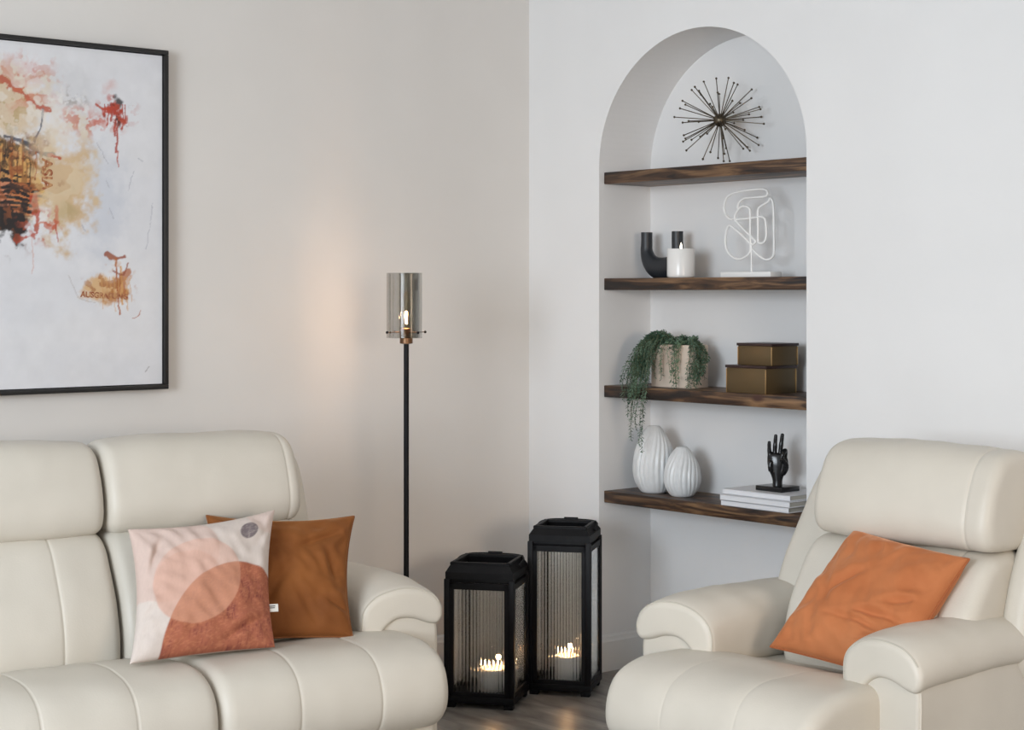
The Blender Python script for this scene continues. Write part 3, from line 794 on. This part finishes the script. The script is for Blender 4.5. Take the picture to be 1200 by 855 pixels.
# ------------------------------------------------------------------ lanterns
def lantern(label, loc, rz, w, hb, ht):
    """w side length, hb body height, ht overall height"""
    t = thing('lantern', label, 'lantern', loc, rz, 'black fluted glass lanterns')
    bk = M['black']; h = w / 2
    box('base_plate', (0, 0, 0.027), (w, w, 0.022), bk, t, 0.002)
    for sx in (-1, 1):
        for sy in (-1, 1):
            box('foot', (sx * (h - 0.02), sy * (h - 0.02), 0.008), (0.03, 0.03, 0.016), bk, t, 0.002)
    pw = 0.018
    for sx in (-1, 1):
        for sy in (-1, 1):
            box('corner_post', (sx * (h - pw / 2), sy * (h - pw / 2), (0.038 + hb) / 2), (pw, pw, hb - 0.038), bk, t, 0.0015)
    # framed panes on the four sides
    fwid = w - 2 * pw; bar = 0.014
    z0, z1 = 0.038, hb - 0.012
    for k in range(4):
        R = Matrix.Rotation(k * math.pi / 2, 4, 'Z')
        bm = bmesh.new()
        for c, d in (((0, -h + 0.008, z0 + bar / 2), (fwid, 0.012, bar)), ((0, -h + 0.008, z1 - bar * .75), (fwid, 0.012, bar * 1.5)),
                     ((-fwid / 2 + bar / 2, -h + 0.008, (z0 + z1) / 2), (bar, 0.012, z1 - z0)), ((fwid / 2 - bar / 2, -h + 0.008, (z0 + z1) / 2), (bar, 0.012, z1 - z0))):
            bm_box(bm, c, d, 0.0012, 1)
        bm.transform(R); me = bpy.data.meshes.new('pane_frame'); bm.to_mesh(me); bm.free()
        fo = sharp(link('pane_frame', me, bk, t), 40)
        # fluted pane
        pwid = fwid - 2 * bar + 0.004; nf = 15; per = 8
        xs = [-pwid / 2 + pwid * i / (nf * per) for i in range(nf * per + 1)]
        za, zb = z0 + bar - 0.002, z1 - bar * 1.5 + 0.002
        V = []
        for x in xs:
            ph = ((x + pwid / 2) / pwid * nf) % 1.0
            y = -h + 0.0085 - 0.0026 * math.sin(math.pi * ph) ** 0.8
            V += [(x, y, za), (x, y, zb)]
        nb = len(V)
        V += [(xs[0], -h + 0.0115, za), (xs[0], -h + 0.0115, zb), (xs[-1], -h + 0.0115, za), (xs[-1], -h + 0.0115, zb)]
        F = [(2 * i, 2 * i + 2, 2 * i + 3, 2 * i + 1) for i in range(len(xs) - 1)]
        e = nb - 2
        F += [(nb, nb + 1, nb + 3, nb + 2), (0, 1, nb + 1, nb), (e, nb + 2, nb + 3, e + 1)]
        F.append(tuple(range(0, nb, 2)) + (nb + 2, nb)); F.append(tuple(range(1, nb, 2)) + (nb + 3, nb + 1))
        V = [R @ Vector(q) for q in V]
        po = raw('fluted_pane', V, F, M['fluted'], fo)
        sharp(po, 35)
    # top ring and lid
    box('top_ring', (0, 0, hb - 0.006), (w * 0.90, w * 0.90, 0.012), bk, t, 0.002)
    lid0, lid1 = w * 0.5 - 0.004, w * 0.5 - 0.018
    zA, zB = hb + 0.010, ht - 0.008
    V = []; ring = lambda r, z: [(-r, -r, z), (r, -r, z), (r, r, z), (-r, r, z)]
    V += ring(lid0, hb + 0.0) + ring(lid0, zA + 0.012) + ring(lid1, zB) + ring(lid1 - 0.014, zB) + ring(lid0 - 0.016, zA)
    F = []
    for a in range(4):
        for k in range(4):
            k2 = (k + 1) % 4
            F.append((a * 4 + k, a * 4 + k2, (a + 1) * 4 + k2, (a + 1) * 4 + k))
    F += [(16 + k, 16 + (k + 1) % 4, (k + 1) % 4, k) for k in range(4)]
    lid = raw('lid', V, F, bk, t)
    # raised rim round the square opening
    for k in range(4):
        R = Matrix.Rotation(k * math.pi / 2, 4, 'Z')
        bm = bmesh.new(); bm_box(bm, (0, -(lid1 - 0.006), zB + 0.003), (2 * lid1 + 0.004, 0.014, 0.010), 0.002, 1); bm.transform(R)
        me = bpy.data.meshes.new('rim_bar'); bm.to_mesh(me); bm.free(); sharp(link('rim_bar', me, bk, lid), 40)
    # pivot pins at the two sides and the folded bail
    for sx in (-1, 1):
        tube('handle_pivot', [(sx * (lid1 - 0.004), 0, zB - 0.012), (sx * (lid1 + 0.016), 0, zB - 0.012)], 0.005, bk, lid, 10)
    hy = lid1 + 0.010
    tube('bail_handle', catmull([(-lid1 - 0.010, 0, zB - 0.012), (-lid1 - 0.010, hy * 0.6, zB + 0.001), (-lid1 * 0.8, hy, zB + 0.006), (0, hy + 0.004, zB + 0.008), (lid1 * 0.8, hy, zB + 0.006), (lid1 + 0.010, hy * 0.6, zB + 0.001), (lid1 + 0.010, 0, zB - 0.012)], 6, False), 0.003, bk, lid, 8)
    tube('handle_grip', [(-0.024, hy + 0.004, zB + 0.009), (0.024, hy + 0.004, zB + 0.009)], 0.006, bk, lid, 10)
    return t

def pillar_candle(name, label, loc, r, h, flame, m='wax', group=None):
    c = thing(name, label, 'candle', loc, 0, group)
    lathe('wax_body', [(0.0, 0), (r - 0.002, 0), (r, 0.003), (r, h - 0.004), (r - 0.003, h), (r - 0.007, h - 0.001), (r * 0.55, h - 0.007), (0, h - 0.009)], M[m], c, 40)
    tube('wick', [(0, 0, h - 0.009), (0.0008, 0, h + 0.002), (0.0015, 0, h + 0.008)], 0.0011, M['wick'], c, 6)
    k = flame / 0.03
    lathe('flame', [(0.0, 0), (0.0022 * k, 0.002 * k), (0.0040 * k, 0.008 * k), (0.0036 * k, 0.014 * k), (0.0018 * k, 0.023 * k), (0, 0.030 * k)], M['flame'], c, 14, (0.0012, 0, h + 0.003))
    d = bpy.data.lights.new('candle_glow', 'POINT'); d.energy = 0.9; d.color = (1.0, 0.55, 0.25); d.shadow_soft_size = 0.008
    o = bpy.data.objects.new('candle_glow', d); C.objects.link(o); o.parent = c; o.location = (0.0012, 0, h + 0.022)
    return c

def yaw_of(wx_, wy_): return math.atan2(wy_, wx_)
# lantern side axis runs along camera-ish (.96,-.28)
LR = math.radians(36.3)
def lan_pos(corner, w):
    """centre from its near right corner on the floor"""
    a = Vector((math.cos(LR), math.sin(LR))); b = Vector((-math.sin(LR), math.cos(LR)))
    c = Vector(corner) - a * w / 2 + b * w / 2
    return (c.x, c.y, 0)
pt = lan_pos((0.650, -0.296), 0.216)
lantern('taller black metal lantern with fluted glass, standing beside the niche', pt, LR, 0.216, 0.515, 0.566)
ps = lan_pos((0.622, -0.610), 0.234)
lantern('shorter black metal lantern with fluted glass, nearer the sofa arm', ps, LR, 0.234, 0.418, 0.472)
pillar_candle('pillar_candle', 'lit white pillar candle inside the taller lantern', (pt[0] + 0.01, pt[1] - 0.0, 0.038), 0.044, 0.080, 0.019, group='pillar candles in the lanterns')
pillar_candle('pillar_candle', 'lit white pillar candle inside the shorter lantern', (ps[0] + 0.01, ps[1] + 0.02, 0.038), 0.050, 0.072, 0.021, group='pillar candles in the lanterns')

# ------------------------------------------------------------------ things on the shelves
# starburst
st = thing('starburst_ornament', 'spiky metal starburst ornament on the topmost shelf', 'ornament', (0.845, 0.125, 1.780))
cz = 0.158
bm = bmesh.new(); bmesh.ops.create_icosphere(bm, subdivisions=3, radius=0.023, matrix=Matrix.Translation((0, 0, cz)))
me = bpy.data.meshes.new('core'); bm.to_mesh(me); bm.free(); link('core', me, M['brass'], st, True)
rs = random.Random(12); dirs = []
N_ = 56
for i in range(N_):
    zz = 1 - 2 * (i + 0.5) / N_; a = i * 2.39996 + 0.4
    q = Vector((math.sqrt(1 - zz * zz) * math.cos(a), math.sqrt(1 - zz * zz) * math.sin(a), zz))
    q += Vector((rs.uniform(-.18, .18) for _ in range(3))); q.normalize(); dirs.append(q)
for q in dirs:
    L_ = 0.153 + rs.uniform(-0.012, 0.004)
    if q.y > 0: L_ = min(L_, 0.125 / max(q.y, 1e-3))
    if q.y < 0: L_ = min(L_, 0.16)
    if q.z < 0: L_ = min(L_, (cz - 0.004) / -q.z)
    e = Vector((0, 0, cz)) + q * L_
    sp = tube('spike', [Vector((0, 0, cz)) + q * 0.016, e], 0.0016, M['brass'], st, 6)
    bm = bmesh.new(); bmesh.ops.create_icosphere(bm, subdivisions=1, radius=0.0044, matrix=Matrix.Translation(e))
    me = bpy.data.meshes.new('tip'); bm.to_mesh(me); bm.free(); link('tip', me, M['brass'], sp, True)

# U-shaped vase
uv_ = thing('u_shaped_vase', 'matt black U-shaped double-necked vase on the second shelf', 'vase', (0.530, 0.165, 1.402))
hs = 0.076
path = [(-hs, 0.165), (-hs, 0.13), (-hs * 1.0, 0.095), (-hs * 0.80, 0.062), (-hs * 0.42, 0.040), (0, 0.034), (hs * 0.42, 0.040), (hs * 0.80, 0.062), (hs, 0.095), (hs, 0.13), (hs, 0.165)]
wd = [0.020, 0.020, 0.023, 0.031, 0.038, 0.040, 0.038, 0.028, 0.022, 0.020, 0.020]
P = catmull([(a, b, w) for (a, b), w in zip(path, wd)], 5, False)
V, F = [], []; sg = 28
for i, (a, b, w) in enumerate(P):
    a0, b0, _ = P[max(i - 1, 0)]; a1, b1, _ = P[min(i + 1, len(P) - 1)]
    t = Vector((a1 - a0, 0, b1 - b0)).normalized(); n_ = Vector((t.z, 0, -t.x))
    for k in range(sg):
        an = 2 * math.pi * k / sg; c_, s_ = math.cos(an), math.sin(an)
        V.append(Vector((a, 0, b)) + n_ * w * c_ + Vector((0, 1, 0)) * (0.021 + (w - .02) * .4) * s_)
for i in range(len(P) - 1):
    for k in range(sg):
        k2 = (k + 1) % sg; F.append((i * sg + k, i * sg + k2, (i + 1) * sg + k2, (i + 1) * sg + k))
# open necks: inset rims going down
for end in (0, len(P) - 1):
    cc = Vector((P[end][0], 0, P[end][1])); base = len(V); 
    for dz, sc_ in ((0.0, 0.80), (-0.03, 0.76)):
        for k in range(sg):
            q = V[end * sg + k]; V.append(cc + (q - cc) * sc_ + Vector((0, 0, dz)))
    for k in range(sg):
        k2 = (k + 1) % sg
        F.append((end * sg + k, end * sg + k2, base + k2, base + k)); F.append((base + k, base + k2, base + sg + k2, base + sg + k))
    F.append(tuple(base + sg + k for k in range(sg)))
V = [Vector((q.x, q.y, max(q.z, 0.0))) for q in V]
sharp(raw('body', V, F, M['navy'], uv_), 60)

# candle jar
cj = thing('candle_jar', 'white ceramic candle jar with small flame, in front of the black U-shaped vase', 'candle', (0.690, 0.095, 1.402))
lathe('jar', [(0.0, 0), (0.042, 0), (0.0475, 0.004), (0.048, 0.010), (0.048, 0.099), (0.047, 0.1005), (0.0445, 0.099), (0.0445, 0.078), (0, 0.077)], M['jar'], cj, 48)
lathe('wax', [(0.0442, 0.076), (0.0442, 0.088), (0.03, 0.0895), (0, 0.089)], M['wax'], cj, 40)
tube('wick', [(0, 0, 0.086), (0.001, 0, 0.099)], 0.001, M['wick'], cj, 6)
lathe('flame', [(0.0, 0), (0.0035, 0.004), (0.0042, 0.010), (0.0030, 0.018), (0, 0.027)], M['flame_small'], cj, 12, (0.001, 0, 0.096))

# wire face sculpture (points read off the line drawing, in metres from the base centre)
def wp(x, y): return ((x - 290) * 0.000508, 0.0, (770 - y) * 0.000380 + 0.018)
W1 = [(148, 300), (105, 292), (70, 240), (62, 180), (85, 105), (140, 70), (240, 52), (350, 45), (415, 50), (442, 75), (432, 108), (380, 115), (300, 116), (240, 120), (195, 155), (180, 205)]
W2 = [(150, 300), (158, 250), (200, 198), (245, 190), (282, 215), (287, 290), (287, 420), (290, 560), (270, 615), (200, 655), (130, 635), (80, 570), (66, 480), (80, 390), (100, 358), (135, 372), (210, 440), (280, 510), (310, 528), (332, 505), (310, 475), (240, 405), (150, 305)]
W3 = [(150, 302), (250, 298), (330, 290), (385, 290), (412, 320), (420, 400), (418, 470), (400, 510), (370, 520), (350, 500), (350, 400), (348, 260), (355, 210), (400, 180), (440, 155), (450, 130), (470, 150), (482, 220), (485, 400), (485, 600), (465, 650), (420, 665), (380, 645), (330, 605), (300, 570)]
wsx = thing('wire_sculpture', 'white bent-wire line sculpture on a slim white base, second shelf', 'sculpture', (0.983, 0.125, 1.402))
box('base', (0.0, 0, 0.009), (0.222, 0.055, 0.018), M['wire'], wsx, 0.0015)
tube('stem', [(0.004, 0, 0.016), (0.004, 0, 0.115)], 0.0032, M['wire'], wsx, 10)
V, F = [], []
for k, Wk in enumerate((W1, W2, W3)):
    Pk = [(a, b + (k - 1) * 0.0035, c) for a, b, c in catmull([wp(*q) for q in Wk], 7, False)]
    v_, f_ = tube_vf(Pk, 0.0042, 8); off = len(V); V += v_; F += [tuple(i + off for i in f) for f in f_]
sharp(raw('wire_line', V, F, M['wire'], wsx), 50)

# potted trailing plant
pl = thing('trailing_plant', 'trailing green plant in a square blush pot on the third shelf', 'plant', (0.645, 0.135, 1.020))
bm = bmesh.new()
pwx, pdy, phz = 0.182, 0.10, 0.150
bm_box(bm, (0, 0, phz / 2), (pwx, pdy, phz), 0.004, 2)
top = [f for f in bm.faces if f.normal.z > 0.99]
r_ = bmesh.ops.inset_region(bm, faces=top, thickness=0.007)
bmesh.ops.translate(bm, verts=list({v_ for f in top for v_ in f.verts}), vec=(0, 0, -0.02))
me = bpy.data.meshes.new('pot'); bm.to_mesh(me); bm.free(); sharp(link('pot', me, M['pot'], pl), 40)
box('soil', (0, 0, phz - 0.016), (pwx - 0.016, pdy - 0.016, 0.012), M['soil'], pl)
rp = random.Random(4)
def vine(start, rim, end, dens=1.0, wob=0.008, up=0.03, big=1.0, pale=False):
    s0, r0, e0 = Vector(start), Vector(rim), Vector(end)
    pts = [s0, s0.lerp(r0, 0.5) + Vector((0, 0, up)), r0]
    nseg = max(1, int((r0.z - e0.z) / 0.05))
    for k in range(1, nseg + 1):
        q = r0.lerp(e0, k / nseg)
        sag = math.sin(math.pi * min(1, k / nseg) * 0.5)
        q.x = r0.x + (e0.x - r0.x) * sag; q.y = r0.y + (e0.y - r0.y) * sag
        q += Vector((rp.uniform(-wob, wob), rp.uniform(-wob, wob) * 0.5, 0)); pts.append(q)
    P = [Vector(p) for p in catmull([tuple(p) for p in pts], 10, False)]
    V, F = tube_vf(P[::2] + ([P[-1]] if len(P) % 2 == 0 else []), 0.0008, 4)
    nst = len(F)
    # leaves
    d = 0.0
    for a, b in zip(P[:-1], P[1:]):
        seg = (b - a).length; d += seg
        while d > 0.0038 / dens:
            d -= 0.0038 / dens
            t = (b - a).normalized() if seg > 0 else Vector((0, 0, -1))
            an = rp.uniform(0, 6.283)
            side = Vector((math.cos(an), math.sin(an), rp.uniform(-0.3, 0.3)))
            side = (side - t * side.dot(t)).normalized()
            ax = (side * 0.85 + t * 0.55).normalized()
            L_ = rp.uniform(0.010, 0.016) * big; wv = ax.cross(t).normalized() * L_ * 0.20
            o_ = a.lerp(b, rp.random()); i = len(V)
            V += [o_, o_ + ax * L_ * 0.55 + wv, o_ + ax * L_, o_ + ax * L_ * 0.55 - wv, o_ + ax * L_ * 0.5 + ax.cross(wv).normalized() * L_ * 0.07]
            F += [(i, i + 1, i + 4), (i + 1, i + 2, i + 4), (i + 2, i + 3, i + 4), (i + 3, i, i + 4)]
    me = bpy.data.meshes.new('vine'); me.from_pydata([tuple(q) for q in V], [], F); me.update()
    me.materials.append(M['stem']); me.materials.append(M['leaf_p'] if pale else M['leaf'])
    for i, p in enumerate(me.polygons): p.material_index = 0 if i < nst else 1
    return link('vine', me, None, pl)
ty = phz
# left bundle spilling over the left edge (x<0), then down past the shelf front
for k in range(40):
    x = -0.085 + rp.uniform(-0.045, 0.035); y = rp.uniform(-0.09, -0.045)
    ex = x + rp.uniform(-0.05, 0.01)
    ez = rp.choice([rp.uniform(-0.03, 0.08), rp.uniform(-0.06, 0.02), rp.uniform(0.0, 0.10)])
    vine((rp.uniform(-0.06, 0.02), rp.uniform(-0.03, 0.02), ty - 0.012), (x, y, ty - rp.uniform(0.0, 0.03)), (ex, min(y - 0.01, -0.12 if ez < 0.02 else y), ez), up=rp.uniform(0.03, 0.055))
for ex, ez, ry in [(-0.118, -0.185, -0.128), (-0.108, -0.12, -0.130), (-0.072, -0.20, -0.128), (-0.062, -0.225, -0.128), (-0.085, -0.15, -0.130), (-0.095, -0.09, -0.132), (-0.055, -0.10, -0.128), (-0.04, -0.05, -0.13), (-0.125, -0.10, -0.13)]:
    vine((rp.uniform(-0.06, 0.0), 0, ty - 0.012), (ex + rp.uniform(-.01, .02), -0.085, ty - 0.01), (ex, ry, ez), up=0.045, wob=0.005)
for k in range(18):     # far left fringe lying out to the side
    a = rp.uniform(0, 1)
    vine((-0.05, 0, ty - 0.012), (-0.12 - 0.045 * a, rp.uniform(-0.06, 0.03), ty - 0.01 - 0.05 * rp.random()), (-0.155 - 0.03 * rp.random(), rp.uniform(-0.10, -0.02), rp.uniform(0.005, 0.09)), up=0.05)
for x, ez in [(-0.02, 0.04), (-0.012, 0.03), (0.005, 0.06), (0.035, -0.015), (0.042, 0.02), (0.05, 0.0), (0.058, 0.015), (0.066, 0.03), (0.045, 0.06), (0.06, 0.07)]:
    vine((x * 0.7, 0.0, ty - 0.012), (x, -0.066, ty - 0.006), (x + rp.uniform(-.012, .008), -0.072, ez), up=0.02, dens=0.8, pale=rp.random() < 0.3)
for k in range(20):     # right side
    a = rp.random()
    vine((0.04, 0.01, ty - 0.012), (0.095 + 0.03 * a, rp.uniform(-0.06, 0.02), ty - 0.012 - 0.03 * a), (0.11 + 0.045 * a, rp.uniform(-0.10, -0.02), rp.uniform(0.004, 0.05)), up=0.03)
for k in range(26):     # crown tufts
    x = rp.choice([rp.uniform(-0.10, -0.02), rp.uniform(-0.08, 0.08), rp.uniform(0.02, 0.07)])
    vine((x, rp.uniform(-.03, .03), ty - 0.012), (x + rp.uniform(-.03, .03), rp.uniform(-.06, .03), ty + 0.015 + rp.uniform(0, .012)), (x + rp.uniform(-.05, .05), rp.uniform(-.07, .03), ty - 0.01), up=0.018, big=0.95)

# bronze boxes
def gift_box(label, loc, w, d, h, group):
    t = thing('storage_box', label, 'box', loc, 0, group)
    box('box_body', (0, 0, (h - 0.006) / 2), (w, d, h - 0.006), M['boxbody'], t, 0.0012)
    box('lid', (0, 0, h - 0.005), (w + 0.008, d + 0.008, 0.009), M['boxlid'], t, 0.001)
    for sx, sy in ((1, -1), (-1, -1), (1, 1), (-1, 1)):
        box('corner_trim', (sx * (w / 2 + 0.0004), sy * (d / 2 + 0.0004), (h - 0.012) / 2), (0.003, 0.003, h - 0.013), M['boxedge'], t, 0.0006)
b1w, b1d = 0.170, 0.150
gift_box('larger bronze box with dark lid, lower of the two stacked boxes', (1.126 - b1w / 2, 0.037 + b1d / 2, 1.020), b1w, b1d, 0.092, 'stacked bronze boxes')
b2w, b2d = 0.145, 0.128
gift_box('smaller bronze box with dark lid, on top of the larger one', (1.133 - b2w / 2, 0.058 + b2d / 2, 1.112), b2w, b2d, 0.073, 'stacked bronze boxes')

# egg-shaped vases
def egg_vase(label, loc, R, H, seed, rot):
    rr = random.Random(seed); K = 22
    ph = [rr.uniform(-0.12, 0.12) for _ in range(K)]; am = [rr.uniform(0.6, 1.2) for _ in range(K)]
    def prof(t):
        r = (0.54 + 0.46 * math.sin(math.pi * min(1, t / 0.78) * 0.5)) if t < 0.36 else None
        tt = (t - 0.36) / 0.64
        r = math.sqrt(max(0, 1 - ((0.36 - t) / 0.44) ** 2)) if t < 0.36 else max(0.0, 1 - tt ** 2.1 * 0.80) ** 0.80
        return r
    mx = max(prof(i / 60) for i in range(61))
    pts = [(0, 0.001), (prof(0) / mx * R * 0.96, 0.0)] + [(prof(i / 60) / mx * R, H * i / 60) for i in range(1, 61)]
    pts += [(pts[-1][0] - 0.004, H - 0.001), (pts[-1][0] - 0.006, H - 0.03), (0, H - 0.035)]
    def fn(a, z):
        t = z / H; an = a + 0.28 * math.sin(t * 3.0 + 0.5) + rot
        u = an / (2 * math.pi) * K; i = int(math.floor(u)) % K; f = u - math.floor(u)
        ridge = (1 - abs(2 * f - 1)) ** (0.45 + 0.5 * (i % 3 == 0))
        return 1 + 0.085 * (ridge - 0.6) * am[i] * min(1, 3.2 * t + 0.15) * min(1, 2.6 * (1 - t) + 0.12) + 0.006 * math.sin(an * 3 + t * 5)
    t = thing('egg_vase', label, 'vase', loc, 0, 'white ridged egg-shaped vases')
    o = lathe('body', pts, M['white_glaze'], t, 180, fn=fn)
    sharp(o, 60)
egg_vase('taller white ridged egg-shaped vase, left on the lowest shelf', (0.535, 0.120, 0.644), 0.074, 0.235, 3, 0.2)
egg_vase('smaller white ridged egg-shaped vase beside the taller one', (0.680, 0.112, 0.644), 0.063, 0.172, 8, 1.1)

# books
bz = 0.644
for k, (w, d, h, ox, oy, lab) in enumerate([
        (0.292, 0.205, 0.018, -0.002, 0.000, 'white book at the bottom of the stack of three on the lowest shelf'),
        (0.300, 0.205, 0.019, 0.003, -0.006, 'white book in the middle of the stack of three on the lowest shelf'),
        (0.290, 0.200, 0.018, -0.002, 0.006, 'white book on top of the stack, under the black hand sculpture')]):
    t = thing('book', lab, 'book', (1.088 + ox, 0.128 + oy, bz), 0, 'white books under the hand sculpture')
    box('page_block', (0, 0.002, h / 2), (w - 0.006, d - 0.008, h - 0.005), M['page'], t)
    bm = bmesh.new()
    bm_box(bm, (0, 0, 0.00125), (w, d, 0.0025), 0.0008, 1); bm_box(bm, (0, 0, h - 0.00125), (w, d, 0.0025), 0.0008, 1)
    bm_box(bm, (0, -d / 2 + 0.00125, h / 2), (w, 0.0025, h), 0.001, 1)
    me = bpy.data.meshes.new('cover'); bm.to_mesh(me); bm.free(); sharp(link('cover', me, M['book'], t), 40)
    bz += h + 0.0003
BZ = bz

# hand sculpture
hd = thing('hand_sculpture', 'glossy black hand sculpture with three raised fingers, on the white books', 'sculpture', (1.103, 0.122, BZ), math.radians(0))
box('plinth', (0, 0, 0.008), (0.112, 0.090, 0.016), M['sculpt'], hd, 0.0015)
HV, HF = [], []
def add(vf):
    off = len(HV); HV.extend(vf[0]); HF.extend([tuple(i + off for i in f) for f in vf[1]])
def ell_loft(rings, seg=24):
    """rings: (cx, cy, z, rx, ry)"""
    P = catmull(rings, 4, False); V, F = [], []
    for cx, cy, z, rx, ry in P:
        for k in range(seg):
            a = 2 * math.pi * k / seg; V.append(Vector((cx + rx * math.cos(a), cy + ry * math.sin(a), z)))
    for i in range(len(P) - 1):
        for k in range(seg):
            k2 = (k + 1) % seg; F.append((i * seg + k, i * seg + k2, (i + 1) * seg + k2, (i + 1) * seg + k))
    F.append(tuple(range(seg))[::-1]); F.append(tuple((len(P) - 1) * seg + k for k in range(seg)))
    return V, F
# camera looks at the palm from (+x,-y): build the palm facing local -Y and turn it afterwards
add(ell_loft([(0, 0, 0.012, .0150, .0125), (0, 0, 0.030, .0145, .0115), (0, 0, 0.045, .0185, .0120), (0.001, 0, 0.062, .0265, .0135), (0.001, 0, 0.080, .0305, .0140), (0.0, 0, 0.097, .0300, .0125), (-0.002, 0, 0.109, .0265, .0100), (-0.003, 0, 0.115, .018, .006)]))
def finger(pts, r0, r1):
    P = catmull(pts, 6, False); n = len(P)
    R = []
    for i in range(n):
        t = i / (n - 1); r = r0 + (r1 - r0) * t + 0.0007 * math.exp(-((t - 0.45) / 0.09) ** 2) + 0.0005 * math.exp(-((t - 0.74) / 0.07) ** 2)
        if t > 0.93: r *= math.sqrt(max(0.05, 1 - ((t - 0.93) / 0.075) ** 2))
        R.append(r)
    add(tube_vf(P, R, 14))
finger([(-.0225, .001, .095), (-.0235, 0, .115), (-.0240, -.002, .135), (-.0235, -.004, .152)], .0066, .0048)      # little
finger([(-.0085, .001, .100), (-.0075, .001, .128), (-.0060, 0, .152), (-.0045, -.002, .173)], .0072, .0050)      # ring
finger([(.0070, .001, .100), (.0095, .001, .130), (.0125, 0, .156), (.0150, -.002, .176)], .0074, .0052)          # middle
finger([(.0200, .000, .098), (.0235, -.004, .118), (.0225, -.016, .124), (.0170, -.024, .112), (.0120, -.024, .098)], .0076, .0056)   # index, curled to the thumb
finger([(.0150, -.004, .052), (.0250, -.012, .068), (.0250, -.020, .084), (.0180, -.026, .095), (.0120, -.029, .101)], .0092, .0058)   # thumb
finger([(-.018, -.006, .060), (-.020, -.010, .075), (-.018, -.009, .092)], .0085, .006)    # heel of the palm
ho = raw('hand', HV, HF, M['sculpt'], hd, True)
rm = ho.modifiers.new('fuse', 'REMESH'); rm.mode = 'VOXEL'; rm.voxel_size = 0.0014; rm.use_smooth_shade = True
sm = ho.modifiers.new('soften', 'SMOOTH'); sm.factor = 0.5; sm.iterations = 4
ho.location = (0, 0, 0); ho.rotation_euler = (0, 0, math.radians(36)); ho.scale = (1.12, 1.12, 1.07)

# ------------------------------------------------------------------ cushions in the seats
geo, gn = pillow('scatter_cushion', (1.006, -2.19, 0.434), (1.07, -1.808, 0.435), (0.883, -1.688, 0.763), (0.805, -2.087, 0.737), 0.135, M['print'], None, 150, print_colour, 0.11, 1.3, 0.008, None, folds=((.55, -.75, .4, .3, .05), (-.75, .5, 1.2, .25, .05)))
tag(geo, 'printed linen cushion with blush, peach and rust circles, leaning on the sofa back', 'cushion', 'scatter cushions on the sofa')
och, _ = pillow('scatter_cushion', (0.897, -1.887, 0.432), (1.036, -1.54, 0.422), (0.9, -1.438, 0.725), (0.728, -1.808, 0.741), 0.13, M['velvet_b'], None, 84, None, 0.105, 4.7, 0.010, M['velvet_bp'], folds=((.72, .05, 1.9, .22, .05), (.78, -.55, 2.6, .2, .05), (.5, .55, .4, .3, .06), (-.2, -.3, 1.1, .35, .08)))
tag(och, 'ochre brown velvet cushion behind the printed cushion, beside the sofa arm', 'cushion', 'scatter cushions on the sofa')
P_ = [chair.matrix_basis @ Vector(q) for q in ((-.095, .365, .437), (.30, .355, .418), (.350, .59, .69), (-.008, .605, .726))]
ora, _ = pillow('scatter_cushion', *P_, 0.145, M['velvet_o'], None, 96, None, 0.05, 9.3, 0.010, M['velvet_op'], folds=((.42, -.28, .10, .38, .045), (.25, -.45, -.12, .42, .04), (.66, .02, .45, .22, .05), (-.3, .1, .9, .3, .07), (.55, -.62, .2, .25, .04)))
tag(ora, 'orange velvet cushion leaning on the back of the recliner armchair', 'cushion')

# woven tag on the right seam of the printed cushion
tgo = box('woven_tag', (1.026, -1.790, 0.528), (0.005, 0.034, 0.020), M['tag'], geo, 0.0008, rot=Matrix.Rotation(math.radians(-24), 3, 'Z') @ Matrix.Rotation(math.radians(-20), 3, 'Y'))
tgo['label'] = 'small white woven tag'
for dz in (0.004, -0.001):
    box('tag_print', (1.0284 + dz * .36, -1.7910, 0.530 + dz), (0.0016, 0.016, 0.0022), M['ink'], geo, rot=Matrix.Rotation(math.radians(-24), 3, 'Z') @ Matrix.Rotation(math.radians(-20), 3, 'Y'))
